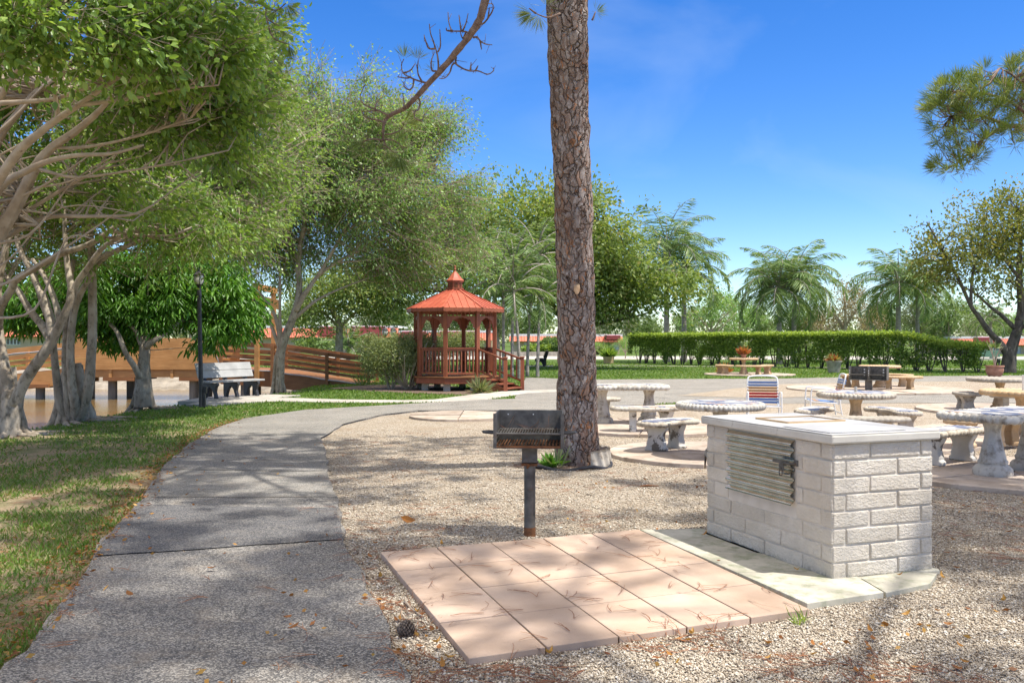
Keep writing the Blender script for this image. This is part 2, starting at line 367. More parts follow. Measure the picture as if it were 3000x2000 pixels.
M['gazroof'] = mat('coral_roof_metal', (.40,.095,.052), (.50,.135,.078), 2.5, .5, bump=.1, bs=20, c3=(.38,.085,.05), s3=7, lo3=.48, hi3=.7)
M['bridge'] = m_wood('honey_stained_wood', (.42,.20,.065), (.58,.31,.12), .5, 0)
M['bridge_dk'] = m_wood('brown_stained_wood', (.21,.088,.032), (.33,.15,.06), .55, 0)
M['pile'] = mat('grey_piling', (.16,.135,.11), (.27,.24,.20), 5, .9, sc=(1,1,.2))
M['planks_grey'] = mat('grey_recycled_plank', (.33,.325,.31), (.43,.425,.405), 4, .5, bump=.08)
M['planks_brown'] = mat('brown_plank', (.22,.12,.07), (.32,.19,.11), 4, .6)
M['glass'] = mat('frosted_lamp_glass', (.62,.64,.58), (.74,.75,.70), 3, .15, bump=0)
M['paint_white'] = mat('white_paint', (.72,.72,.70), (.80,.80,.78), 3, .5, bump=.05)
M['wall'] = mat('cream_stucco', (.55,.42,.27), (.62,.49,.33), 2, .85, bump=.2)
M['tile'] = mat('red_roof_tile', (.50,.13,.075), (.64,.20,.12), 3, .65, bump=.2, bs=12)
M['tile_dk'] = mat('maroon_band', (.34,.06,.06), (.40,.08,.075), 3, .6)
M['pane'] = mat('dark_window_glass', (.05,.06,.06), (.10,.11,.11), 3, .1, bump=0)
M['ficus'] = mat('ficus_bark', (.27,.215,.155), (.45,.385,.30), 4, .9, bump=.9, bs=22, bd=.02, c3=(.13,.105,.07), s3=13, lo3=.5, hi3=.68, sc=(1,1,.6))
M['branch'] = mat('branch_bark', (.33,.26,.19), (.47,.39,.30), 6, .9, bump=.4, bs=40, c3=(.20,.15,.11), s3=14)
M['oak'] = mat('dark_oak_bark', (.06,.05,.042), (.16,.135,.11), 5, .95, bump=.8, bs=24, bd=.02, c3=(.25,.215,.18), s3=6, sc=(1,1,.4))
M['palmtrunk'] = mat('palm_trunk', (.24,.21,.18), (.37,.33,.29), 6, .9, bump=.4, bs=20, sc=(.4,.4,3))
M['deadtwig'] = mat('dead_pine_twig', (.14,.085,.06), (.27,.19,.145), 18, .9, bump=.6, bs=40, bd=.01)
M['terra'] = mat('terracotta', (.30,.14,.09), (.42,.22,.15), 5, .8)
M['strap_blue'] = mat('blue_vinyl_strap', (.15,.24,.46), (.18,.28,.50), 3, .45, bump=0)
M['strap_tan'] = mat('tan_vinyl_strap', (.44,.24,.09), (.48,.27,.11), 3, .45, bump=0)
M['strap_red'] = mat('red_vinyl_strap', (.48,.018,.018), (.54,.03,.025), 3, .45, bump=0)
M['mulch'] = mat('mulch', (.10,.065,.045), (.22,.16,.12), 30, .95, bump=.9, bs=60, bd=.02)
M['rock'] = mat('riprap_stone', (.20,.17,.13), (.34,.30,.245), 1.4, .9, bump=.9, bs=6, bd=.06, c3=(.16,.13,.10), s3=4)
M['cable'] = mat('grey_cable', (.30,.30,.31), (.40,.40,.41), 3, .5)
M['plastic_edge'] = mat('black_edging', (.02,.02,.022), (.035,.035,.04), 10, .5)
M['redtext'] = mat('red_lettering', (.50,.03,.04), (.52,.035,.045), 3, .6, bump=0)
M['blacktext'] = mat('dark_lettering', (.06,.03,.04), (.07,.035,.045), 3, .6, bump=0)
g = lambda *s: list(s)
M['leaf_ficus'] = leafmat('ficus_leaf', [(0,(.036,.066,.016)),(.4,(.085,.145,.032)),(.8,(.145,.22,.05)),(1,(.25,.29,.11))], .42, .36)
M['leaf_fine'] = leafmat('fine_ficus_leaf', [(0,(.042,.085,.024)),(.5,(.105,.18,.05)),(1,(.21,.28,.11))], .42, .38)
M['leaf_mango'] = leafmat('long_drooping_leaf', [(0,(.022,.065,.010)),(.5,(.055,.145,.016)),(1,(.14,.27,.04))], .32, .35)
M['leaf_banyan'] = leafmat('broad_tree_leaf', [(0,(.05,.09,.02)),(.45,(.115,.165,.042)),(.75,(.17,.21,.065)),(1,(.29,.25,.11))], .36)
M['leaf_oak'] = leafmat('olive_brown_leaf', [(0,(.06,.085,.018)),(.5,(.115,.135,.032)),(1,(.22,.18,.06))], .38)
M['leaf_far'] = leafmat('distant_leaf', [(0,(.05,.085,.028)),(.5,(.095,.15,.045)),(1,(.17,.22,.08))], .3)
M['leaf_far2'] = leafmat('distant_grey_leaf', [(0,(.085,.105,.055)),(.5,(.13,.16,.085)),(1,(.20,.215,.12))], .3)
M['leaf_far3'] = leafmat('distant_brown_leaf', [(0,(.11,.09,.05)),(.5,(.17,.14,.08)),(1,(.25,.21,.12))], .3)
M['leaf_hedge'] = leafmat('hedge_leaf', [(0,(.045,.085,.016)),(.5,(.12,.185,.035)),(1,(.27,.34,.07))], .35)
M['leaf_shrub'] = leafmat('pittosporum_leaf', [(0,(.075,.10,.035)),(.5,(.15,.185,.075)),(1,(.28,.29,.15))], .3)
M['leaf_palm'] = leafmat('palm_leaflet', [(0,(.045,.09,.026)),(.5,(.105,.165,.055)),(1,(.22,.27,.11))], .32, .4)
M['leaf_pine'] = leafmat('pine_needle', [(0,(.05,.08,.02)),(.5,(.10,.145,.036)),(1,(.21,.225,.07))], .28)
M['grass'] = leafmat('grass_blade', [(0,(.07,.14,.015)),(.5,(.14,.24,.035)),(.8,(.22,.29,.075)),(.93,(.33,.29,.13)),(1,(.42,.33,.18))], .35)
M['grass_dry'] = leafmat('dry_grass_blade', [(0,(.08,.15,.025)),(.4,(.17,.24,.06)),(.5,(.30,.25,.13)),(1,(.46,.37,.22))], .25)
M['needle_dry'] = leafmat('dry_pine_needle', [(0,(.13,.045,.02)),(.6,(.25,.10,.045)),(1,(.34,.17,.09))], .1)
M['leaf_dry'] = leafmat('dry_leaf', [(0,(.20,.07,.02)),(.5,(.36,.15,.035)),(1,(.48,.28,.07))], .2)
M['leaf_red'] = leafmat('croton_leaf', [(0,(.28,.06,.03)),(.5,(.40,.15,.06)),(1,(.36,.26,.06))], .3)
M['pebble'] = leafmat('pebble', [(0,(.12,.09,.065)),(.3,(.28,.225,.16)),(.6,(.50,.43,.33)),(1,(.76,.70,.59))], 0.0, .8)
# ================================================================== SETTING
POND = [(-70,4),(-13,8.5),(-9.3,12.6),(-8.75,15.5),(-8.5,18),(-8.55,20.5),(-8.0,23),(-7.2,25.5),(-6.8,28),(-6.9,32),(-7.6,37),(-11,41),(-70,44)]
def pond_d(x, y):
    """signed distance to the pond outline, positive inside"""
    d = np.full(len(x), 1e9)
    for i in range(len(POND)):
        a = np.array(POND[i]); b = np.array(POND[(i+1)%len(POND)]); e = b-a
        t = np.clip(((x-a[0])*e[0]+(y-a[1])*e[1])/(e@e), 0, 1)
        d = np.minimum(d, np.hypot(x-a[0]-t*e[0], y-a[1]-t*e[1]))
    return np.where(pip(x, y, POND), d, -d)
def gz(x, y):
    x = np.atleast_1d(np.asarray(x, float)); y = np.atleast_1d(np.asarray(y, float)); d = pond_d(x, y)
    return -np.clip(d*.62, 0, 1.5) - .10*np.clip(1+d/3.0, 0, 1)**2*(d <= 0) - .10*(d > 0)
def gz1(x, y): return float(gz(x, y)[0])
xs = np.unique(np.concatenate([np.linspace(-400,-40,14), np.linspace(-40,-14,30), np.linspace(-14,-4,60), np.linspace(-4,60,50), np.linspace(60,500,16)]))
ys = np.unique(np.concatenate([np.linspace(-60,0,8), np.linspace(0,45,150), np.linspace(45,120,30), np.linspace(120,900,16)]))
gx, gy = np.meshgrid(xs, ys); nx, ny = len(xs), len(ys)
V = np.stack([gx.ravel(), gy.ravel(), gz(gx.ravel(), gy.ravel())], 1)
ii = (np.arange(ny-1)[:,None]*nx+np.arange(nx-1)[None,:]).ravel()
o = npmesh('lawn', V, np.stack([ii, ii+1, ii+nx+1, ii+nx], 1), M['lawn'], smooth=True); o['kind'] = 'structure'
m = MB(); m.sheet([(-69,3),(-5,3),(-5,42),(-69,42)], -.62)
m = MB(); m.sheet([p for p in POND], -.62); struct('water', m, M['water'])
# riprap bank on the far side of the pond
n1, n2 = 260, 34; U, T = np.meshgrid(np.linspace(-34,-7.0,n1), np.linspace(0,1,n2))
Yb = np.interp(U, [-34,-11,-7.6,-7.0],[39.0,37.3,32.6,31.0])+T*3.9; Zb = -.95+T*1.05
pp = np.stack([U.ravel()*1.1, Yb.ravel()*1.7, np.zeros(U.size)], 1)
Zb = Zb.ravel()+.16*(np.abs(vnoise(pp*1.6)-.5)*2)+.10*vnoise(pp*4)
ii = (np.arange(n2-1)[:,None]*n1+np.arange(n1-1)[None,:]).ravel()
o = npmesh('riverbank', np.stack([U.ravel(), Yb.ravel(), Zb], 1), np.stack([ii, ii+1, ii+n1+1, ii+n1], 1), M['rock'], smooth=True); o['kind'] = 'structure'

def gp(pts, z=0.0): return [tuple(G(px, py, z)[:2]) for px, py in pts]
def densify(poly, step=.35, amp=.03, seed=1):
    out = []; r = random.Random(seed)
    for i in range(len(poly)):
        a = Vector(poly[i]); b = Vector(poly[(i+1)%len(poly)]); k = max(1, min(40, int((b-a).length/step)))
        for j in range(k):
            p = a+(b-a)*j/k; out.append((p.x+r.uniform(-amp,amp), p.y+r.uniform(-amp,amp)))
    return out
near_l = [(-2.05,2.2),(-2.0,2.9)]
PATH_L = near_l+gp([(20,1960),(77,1926),(159,1824),(274,1645),(306,1588),(421,1467),(485,1371),(561,1307),(625,1263),(714,1231),(893,1205),(1199,1187),(1416,1174),(1632,1169)])
PATH_R = gp([(1632,1206),(1224,1207),(1122,1219),(1008,1246),(940,1289),(954,1339),(957,1403),(989,1492),(1008,1594),(1110,1786),(1186,2000)])+[(-.40,2.9),(-.40,2.2)]
GRAVEL = [(-.7,2.0)]+gp([(1150,2000),(1080,1786),(985,1594),(965,1492),(935,1403),(930,1339),(915,1289),(985,1243),(1100,1214),(1224,1200),(1632,1200),(1850,1186),(2300,1180),(3200,1180)])+[(26,21),(26,2.0)]
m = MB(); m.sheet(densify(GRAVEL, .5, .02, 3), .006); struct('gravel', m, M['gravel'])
RING = gp([(1500,1181),(1540,1106),(1658,1110),(1748,1112),(2300,1109),(2600,1103),(3000,1100),(3500,1098),(3600,1185),(3000,1182),(2700,1181),(2300,1183),(2050,1176),(1850,1188),(1632,1208),(1500,1210)])
PATH = PATH_L+PATH_R
m = MB(); m.prism(densify(PATH, .3, .03, 5), -.05, .035); struct('asphalt_path', m, M['asphalt'])
m = MB(); m.sheet(densify(RING, .5, .05, 6), .012); struct('ring_path', m, M['asphalt_old'])
FAR_TURN = gp([(421,1467),(485,1371),(561,1307),(625,1263),(714,1231),(893,1205),(1199,1187),(1416,1174),(1632,1169),(1632,1206),(1224,1207),(1122,1219),(1008,1246),(940,1289),(954,1339),(957,1403),(985,1467)])
m = MB(); m.sheet(densify(FAR_TURN, .3, .02, 8), .039); struct('worn_path', m, M['asphalt_old'])
m = MB(); m.sheet(densify(gp([(280,1645),(312,1588),(405,1490),(985,1502),(1006,1594)]), .2, .012, 9), .043); struct('patched_path', m, M['asphalt_new'])
m = MB(); m.sheet(densify(gp([(470,1385),(548,1315),(605,1278),(930,1290),(945,1339),(950,1390)]), .2, .03, 11), .043); struct('patched_path', m, M['asphalt'])
ISLE = gp([(1985,1160),(2150,1140),(2300,1126),(2600,1120),(3000,1116),(3400,1114),(3400,1149),(3000,1150),(2800,1152),(2500,1158),(2250,1168)])
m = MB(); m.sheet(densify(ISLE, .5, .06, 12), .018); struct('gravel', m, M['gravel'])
# concrete walk from the bench to the gazebo stairs
WALK = gp([(545,1186),(640,1172),(780,1166),(880,1168),(1000,1172),(1180,1174),(1270,1172),(1400,1155),(1470,1148),(1640,1142),(1640,1148),(1538,1153),(1420,1173),(1330,1179),(1200,1181),(1000,1180),(800,1177),(700,1181),(620,1188)])
m = MB(); m.prism(WALK, -.06, .022); struct('concrete_path', m, M['concrete'], bevel=.008)
# mulch bed under the shrubs by the gazebo
m = MB(); m.sheet(densify(gp([(960,1137),(1080,1128),(1300,1126),(1420,1150),(1370,1158),(1200,1152),(1080,1146)]), .3, .06, 15), .008); struct('mulch_bed', m, M['mulch'])
# the road behind and its kerb line
m = MB(); m.prism([(-30,70),(140,64),(140,77),(-30,84)], -.05, .02); struct('road', m, M['concrete'])
m = MB(); m.prism([(3,53.0),(45,37.5),(45,38.1),(3,53.6)], -.05, .03); struct('garden_kerb', m, M['concrete'])
# pink paver pad and white slabs
PINK = [Vector(p) for p in gp([(1112.7,1634),(1871.6,1566),(2375,1806),(1372,1955)])]
WHITE = [Vector(p) for p in gp([(1873,1565),(2055,1562),(2180,1600),(2745,1697),(2725,1727),(2367,1791)])]
def lerp2(q, u, v): return (q[0]*(1-u)+q[1]*u)*(1-v)+(q[3]*(1-u)+q[2]*u)*v
m = MB(); m.prism([tuple(lerp2(PINK,u,v)) for u,v in ((.006,.006),(.994,.006),(.994,.994),(.006,.994))], -.04, .036)
wc = sum(WHITE, Vector((0,0)))/len(WHITE); m.prism([tuple(p.lerp(wc,.02)) for p in WHITE], -.04, .030); struct('paving_bed', m, M['joint'])
m = MB(); g_ = .0022
for i in range(5):
    for j in range(4):
        u0, u1 = i/5+g_, (i+1)/5-g_; v0, v1 = j/4+g_, (j+1)/4-g_
        zt = .044+rnd.uniform(-.002,.002)
        m.prism([tuple(lerp2(PINK,u,v)) for u,v in ((u0,v0),(u0,v1),(u1,v1),(u1,v0))][::-1], 0, zt)
struct('pink_paving', m, M['pinkpave'], bevel=.004)
m = MB(); q = WHITE
wl = [q[0], q[5]]; a, b = q[0], q[5]
inner = [Vector(gp([(2180,1600)])[0]), Vector(gp([(2400,1770)])[0])]
cuts = [0, .36, .66, 1]
far_ = [Vector(p) for p in gp([(2055,1562),(2300,1640),(2480,1690),(2590,1757)])]
for k in range(3):
    A0 = a.lerp(b, cuts[k]+.004); A1 = a.lerp(b, cuts[k+1]-.004); B0, B1 = far_[k].lerp(far_[k+1], .01), far_[k].lerp(far_[k+1], .99)
    m.prism([tuple(A0), tuple(A1), tuple(B1), tuple(B0)], 0, .042+.002*k)
m.prism(gp([(2596,1755),(2725,1727),(2745,1697),(2640,1690),(2500,1698)]), 0, .041)
struct('white_paving', m, M['whitepave'], bevel=.004)
# round flagstone pads below the tables
def pad(cx, cy, r, seed, wedges=7, hole=.0):
    m = MB(); r0 = random.Random(seed)
    for k in range(wedges):
        a0 = 2*math.pi*k/wedges+.008; a1 = 2*math.pi*(k+1)/wedges-.008; pts = []
        for j in range(9):
            a = a0+(a1-a0)*j/8; q = r*(1+r0.uniform(-.012,.012)); pts.append((cx+q*math.cos(a), cy+q*math.sin(a)))
        pts.append((cx+.02*math.cos((a0+a1)/2), cy+.02*math.sin((a0+a1)/2)))
        m.prism(pts, .0, .055+r0.uniform(-.006,.008))
    struct('flagstone_pad', m, M['flag'], bevel=.008)
pad(2.55,11.75,1.28,1); pad(2.3,15.3,1.5,2); pad(5.2,13.5,1.75,3,9); pad(5.6,10.0,1.45,4); pad(11.0,27.0,2.6,5,8); pad(8.1,14.2,1.6,6); pad(10.6,18.9,1.9,7); pad(10.2,38.4,1.9,8); pad(-1.0,17.5,1.0,9,4); pad(4.6,15.9,1.3,10)

# ================================================================== BRICK BARBECUE
th = thing('brick_barbecue', 'white painted brick barbecue counter with a corrugated metal door', 'barbecue', (1.98,5.52,0), R(20))
LX, LY, NC, CH = .79, 1.42, 8, .1055
Z0 = .035
m = MB(); m.box(.006,LX-.006,.006,LY-.006,Z0,Z0+NC*CH)
m.build('core', M['mortar'], th)
m = MB(); DY0, DY1, DZ0, DZ1 = .371, 1.118, .435, .862
def bricks(L, row, off):
    cut = [0]; x = off
    while x < L-.03: cut.append(x); x += .405
    cut.append(L); return cut
jt = .0055
def brick(fn, a, b, z0, z1):
    """one brick on a wall face: a slightly uneven block"""
    fn(a+jt, b-jt, z0+jt*.9, z1-jt*.9, rnd.uniform(-.0035,.003))
def face_x(a,b,z0,z1,d): m.box(a,b,-.004+d,.05,z0,z1); jig()
def jig():
    for i in range(len(m.v)-8, len(m.v)): m.v[i] = tuple(c+rnd.uniform(-.0032,.0032) for c in m.v[i])
def face_y(a,b,z0,z1,d): m.box(-.004+d,.05,a,b,z0,z1); jig()
def face_x2(a,b,z0,z1,d): m.box(a,b,LY-.05,LY+.004+d,z0,z1); jig()
def face_y2(a,b,z0,z1,d): m.box(LX-.05,LX+.004+d,a,b,z0,z1); jig()
for r_ in range(NC):
    z0, z1 = Z0+r_*CH, Z0+(r_+1)*CH; alt = r_%2
    for c, d in zip(bricks(LX, r_, .286 if alt else .10)[:-1], bricks(LX, r_, .286 if alt else .10)[1:]): brick(face_x, c, d, z0, z1); brick(face_x2, c, d, z0, z1)
    cs = bricks(LY, r_, .105 if alt else .285)
    for c, d in zip(cs[:-1], cs[1:]):
        brick(face_y2, c, d, z0, z1)
        if z1 > DZ0+.02 and d > DY0 and c < DY1:
            if c < DY0-.04: brick(face_y, c, DY0-.012, z0, z1)
            if d > DY1+.04: brick(face_y, DY1+.012, d, z0, z1)
        else: brick(face_y, c, d, z0, z1)
wallb = m.build('brick_wall', M['brick'], th, bevel=.009)
wallb.modifiers['bevel'].segments = 3
m = MB(); m.box(-.035,LX+.03,-.035,LY+.03,.0,.042); m.build('plinth', M['whitepave'], th, bevel=.01)
TZ = Z0+NC*CH
m = MB(); m.box(-.035,LX+.035,-.035,LY+.035,TZ-.002,TZ+.055); m.build('countertop', M['slab'], th, bevel=.012)
m = MB(); m.box(-.03,LX+.03,-.03,LY+.03,TZ+.055,TZ+.0585); m.box(.02,.60,.05,.50,TZ+.0585,TZ+.0625); m.build('griddle_plate', M['steel'], th, bevel=.002)
m = MB(); m.box(.21,.66,.71,1.04,TZ+.0585,TZ+.063); m.build('lid', M['steel'], th, bevel=.003)
m = MB(); m.box(.195,.675,.695,1.055,TZ+.0585,TZ+.0600); m.box(.01,.61,.04,.51,TZ+.0585,TZ+.0595); m.build('opening_gap', M['cast'], th)
m = MB(); m.beam((.19,.69,TZ+.064),(.68,.69,TZ+.064),.012,.012); m.beam((.19,.69,TZ+.064),(.19,1.06,TZ+.064),.012,.012); m.beam((.68,.69,TZ+.064),(.68,1.06,TZ+.064),.012,.012); m.beam((.19,1.06,TZ+.064),(.68,1.06,TZ+.064),.012,.012); m.build('lid_frame', M['stone_tan'], th)
m = MB(); nw = 6.5; n_ = 90; vs = []
for i in range(n_+1):
    z = DZ0+(DZ1-DZ0)*i/n_; off = -.020-.016*math.cos(2*math.pi*nw*i/n_)
    vs += [(off, DY0-.004, z), (off, DY1+.004, z)]
for i in range(n_, -1, -1):
    z = DZ0+(DZ1-DZ0)*i/n_; off = -.020-.016*math.cos(2*math.pi*nw*i/n_)+.0035
    vs += [(off, DY0-.004, z), (off, DY1+.004, z)]
k_ = len(vs)//2
m.add(vs, [(2*i,2*i+1,2*((i+1)%k_)+1,2*((i+1)%k_)) for i in range(k_)])
door = m.build('door', M['corr'], th, smooth=True, ang=60)
m = MB(); m.box(.013,.02,DY0-.008,DY1+.008,DZ0-.008,DZ1-.005); m.build('door_recess', M['cast'], th)
m = MB(); yl = DY0+.02; m.box(-.047,-.038,yl-.02,yl+.15,.70,.725); m.box(-.052,-.04,yl+.03,yl+.075,.655,.705); m.tube([(-.05,yl+.01,.712),(-.065,yl+.0,.712),(-.065,yl-.03,.712),(-.02,yl-.045,.712)], .007, 8); m.box(-.012,.0,yl-.065,yl-.03,.695,.735)
m.tube([(-.06,yl+.05,.66+.018*math.sin(a*.8)) for a in range(3)], .006, 6); m.tube([(-.055,yl+.05+.016*math.cos(a*math.pi/6),.645+.022*math.sin(a*math.pi/6)) for a in range(13)], .004, 6)
m.build('latch', M['iron'], door, bevel=.002)

# ================================================================== PEDESTAL GRILL
gl = G(1552,1571)
th = thing('pedestal_grill', 'weathered black park grill on a single rusted post beside the pink paving', 'grill', gl, R(-4))
m = MB(); m.tube([(0,0,-.05),(0,0,.62)], .044, 20); m.build('post', M['iron'], th, smooth=True)
m = MB(); m.tube([(0,0,-.02),(0,0,.075)], [.0475,.0455], 20); m.build('post_foot', M['rust'], th, smooth=True)
m = MB(); m.box(-.058,.058,-.052,.052,.575,.70); m.build('sleeve', M['iron'], th, bevel=.006)
m = MB(); m.box(-.062,.062,-.056,.056,.553,.573); m.tube([(-.02,-.05,.53),(-.005,-.05,.57)], [.004,.022], 8); m.build('rusty_collar', M['rust'], th, bevel=.004)
m = MB(); wx, dp, zb, zt = .255, .36, .70, .965; tk = .006
m.box(-wx,wx,dp/2-tk,dp/2,zb,zt); m.box(-wx,-wx+tk,-dp/2,dp/2-tk,zb,zt-.0); m.box(wx-tk,wx,-dp/2,dp/2-tk,zb,zt)
m.box(-wx-.012,-wx+.014,-dp/2-.006,-dp/2,zb,zt); m.box(wx-.014,wx+.012,-dp/2-.006,-dp/2,zb,zt)
m.box(-wx+tk,wx-tk,-dp/2,dp/2-tk,zb,zb+tk)
m.build('firebox', M['iron'], th, bevel=.002)
m = MB(); m.box(-wx+.006,wx-.006,-dp/2-.003,-dp/2+.003,zb+.006,zb+.022); m.build('front_lip', M['rust'], th)
m = MB()
for k in range(19):
    x = -wx+.02+k*(2*wx-.04)/18; m.beam((x,-dp/2+.01,zb+.03),(x,dp/2-.03,zb+.03),.012,.008)
m.build('fire_grate', M['rust'], th)
m = MB(); zg = zb+.115
for k in range(24):
    x = -wx+.018+k*(2*wx-.036)/23; m.tube([(x,-dp/2+.015,zg),(x,dp/2-.04,zg+.006)], .0055, 6)
m.tube([(-wx+.008,-dp/2+.012,zg-.004),(wx-.008,-dp/2+.012,zg-.004)], .008, 8); m.tube([(-wx+.01,dp/2-.04,zg),(wx-.01,dp/2-.04,zg)], .008, 8)
m.build('cooking_grate', M['iron'], th, smooth=True)
for s in (-1,1):
    m = MB(); m.tube([(s*(wx-.03),-dp/2+.03,zg),(s*(wx+.03),-dp/2+.03,zg),(s*(wx+.09),-dp/2+.05,zg+.004),(s*(wx+.097),-dp/2+.08,zg+.004),(s*(wx+.06),-dp/2+.11,zg+.003),(s*(wx-.01),-dp/2+.11,zg)], .011, 8); m.build('handle', M['cast'], th, smooth=True)
for k in range(4):
    m = MB(); m.box(-wx-.001,-wx+tk+.001,-.13,-.115,zb+.10+k*.045,zb+.125+k*.045); m.build('adjusting_slot', M['paint_white'], th)
for x in (-.18,0.02):
    m = MB(); m.tube([(x,dp/2-tk-.001,zt-.035),(x,dp/2+.001,zt-.035)], .005, 8); m.build('rivet_hole', M['paint_white'], th)

# ================================================================== STONE TABLES AND BENCHES
def rim(path, r, bumps, twist, amp, flat=1.0, zc=0, n=14):
    """closed moulded rim along path (list of 2D pts, ccw)"""
    m = MB(); k = len(path); acc = [0]
    for i in range(k): acc.append(acc[-1]+math.dist(path[i], path[(i+1)%k]))
    for i in range(k):
        a = Vector(path[i-1]); b = Vector(path[(i+1)%k]); d = (b-a).normalized(); nn = Vector((d.y,-d.x)); c = Vector(path[i]); t = acc[i]/acc[-1]*bumps*2*math.pi
        for j in range(n):
            ph = 2*math.pi*j/n; q = r*(1-amp+amp*abs(math.sin((t+twist*ph)/2))**.7*1.4)
            m.v.append((c.x+nn.x*q*math.cos(ph), c.y+nn.y*q*math.cos(ph), zc+flat*q*math.sin(ph)))
    m.f = [(i*n+j, ((i+1)%k)*n+j, ((i+1)%k)*n+(j+1)%n, i*n+(j+1)%n) for i in range(k) for j in range(n)]
    return m
def rrect(w, d, r, step=.012):
    pts = []
    for cx, cy, a0 in ((w/2-r,d/2-r,0),(-w/2+r,d/2-r,90),(-w/2+r,-d/2+r,180),(w/2-r,-d/2+r,270)):
        for k in range(9): a = R(a0+k*11.25); pts.append((cx+r*math.cos(a), cy+r*math.sin(a)))
    return resamp(pts, step)
def circ(r, n=420): return [(r*math.cos(2*math.pi*k/n), r*math.sin(2*math.pi*k/n)) for k in range(n)]
def arc_seat(r0, r1, a, step=.012):
    """curved (kidney) bench outline centred on the origin"""
    rm = (r0+r1)/2; pts = []; e = (r1-r0)/2
    A = a/2
    for k in range(25): t = -A+2*A*k/24; pts.append((r1*math.sin(t), r1*math.cos(t)-rm))
    for k in range(1,9): q = math.pi*k/9; pts.append((rm*math.sin(A)+e*math.sin(A)*math.cos(q)+e*.8*math.cos(A)*math.sin(q), rm*math.cos(A)-rm+e*math.cos(A)*math.cos(q)-e*.8*math.sin(A)*math.sin(q)))
    for k in range(25): t = A-2*A*k/24; pts.append((r0*math.sin(t), r0*math.cos(t)-rm))
    for k in range(1,9): q = math.pi*k/9; pts.append((-rm*math.sin(A)-e*math.sin(A)*math.cos(math.pi-q)-e*.8*math.cos(A)*math.sin(q), rm*math.cos(A)-rm+e*math.cos(A)*math.cos(math.pi-q)-e*.8*math.sin(A)*math.sin(q)))
    return resamp(pts[::-1], step)
def resamp(pts, step):
    out = []
    for i in range(len(pts)):
        a = Vector(pts[i]); b = Vector(pts[(i+1)%len(pts)]); k = max(1, int((b-a).length/step))
        out += [tuple(a+(b-a)*j/k) for j in range(k)]
    return out
def shrink(path, d):
    k = len(path); out = []
    for i in range(k):
        a = Vector(path[i-2]); b = Vector(path[(i+2)%k]); t = (b-a).normalized(); out.append((path[i][0]-t.y*d, path[i][1]+t.x*d))
    return out
PED = [(.0,0),(.195,0),(.205,.03),(.20,.075),(.175,.105),(.15,.115),(.145,.13),(.155,.145),(.15,.165),(.138,.175),(.128,.22),(.108,.30),(.09,.38),(.08,.44),(.082,.50),(.10,.56),(.135,.615),(.17,.65),(.175,.665),(0,.665)]
def flute(a, z):
    k = 1 if z < .17 else min(1, (z-.17)/.08)
    return 1 + (.055*k*math.cos(8*a) if z >= .17 else 0)
def pedestal(th, x, y, mt, s=1.0):
    m = MB(); m.lathe([(r*s,z) for r,z in PED], 48, (x,y,0), flute); m.build('pedestal', mt, th, smooth=True, ang=50)
def top_slab(th, name, path, z0, z1, rr, bumps, twist, amp, mt, inset_mt, pattern=True):
    m = MB(); m.prism(shrink(path, .012), z0, z1-.006); tp = m.build(name, mt, th)
    rim(path, rr, bumps, twist, amp, (z1-z0)/2/rr*.98, (z0+z1)/2).build('carved_rim', mt, tp, smooth=True, ang=0)
    if inset_mt:
        m = MB(); m.prism(shrink(path, rr*.9), z1-.006, z1+.003); m.build('mosaic_panel', inset_mt, tp)
LEG = [(-.155,0),(-.16,.05),(-.13,.065),(-.135,.10),(-.118,.14),(-.108,.19),(-.12,.24),(-.15,.28),(-.168,.315),(-.165,.345),(-.14,.36),(.14,.36),(.165,.345),(.168,.315),(.15,.28),(.12,.24),(.108,.19),(.118,.14),(.135,.10),(.13,.065),(.16,.05),(.155,0)]
def bench_leg(th, x, y, a, mt, sc=1.0, tk=.11):
    Mx = Matrix.Translation((x,y,0))@Matrix.Rotation(a,4,'Z')@Matrix(((1,0,0,0),(0,0,1,0),(0,1,0,0),(0,0,0,1)))
    m = MB(); m.prism([(p*sc, q) for p, q in LEG], -tk/2, tk/2, Mx)
    m.build('leg', mt, th, smooth=True, bevel=.014)
def round_table(label, x, y, rz, r, mt, ped, tile, rope, group, z=.735):
    th = thing('stone_table', label, 'table', (x,y,0.05), rz, group)
    n = 60 if rope else 40
    top_slab(th, 'table_top', circ(r), z-.05-.085, z-.05, .04, n, 1 if rope else 0, .25 if rope else .2, mt, tile)
    pedestal(th, 0, 0, ped, .95); return th
def rect_table(label, x, y, rz, w, d, mt, ped, tile, group, px=.38, z=.735, cr=.09):
    th = thing('stone_table', label, 'table', (x,y,0.05), rz, group)
    top_slab(th, 'table_top', rrect(w,d,cr), z-.05-.09, z-.05, .044, int(2*(w+d)/.085), 0, .34, mt, tile)
    pedestal(th, -px, 0, ped, .98); pedestal(th, px, 0, ped, .98); return th
def curved_bench(label, x, y, rz, mt, leg, tile, rope, group, r0=.62, r1=.98, a=1.25, z=.40, bumps=None, zb=.05):
    th = thing('stone_bench', label, 'bench', (x,y,zb), rz, group)
    p = arc_seat(r0, r1, a); rm = (r0+r1)/2; b = bumps or (64 if rope else 40)
    top_slab(th, 'seat', p, z-.07, z, .034, b, 1 if rope else 0, .25 if rope else .18, mt, tile)
    for s in (-1,1):
        t = s*a*.30; bench_leg(th, rm*math.sin(t), rm*math.cos(t)-rm, -t+R(90), leg, .95)
    return th
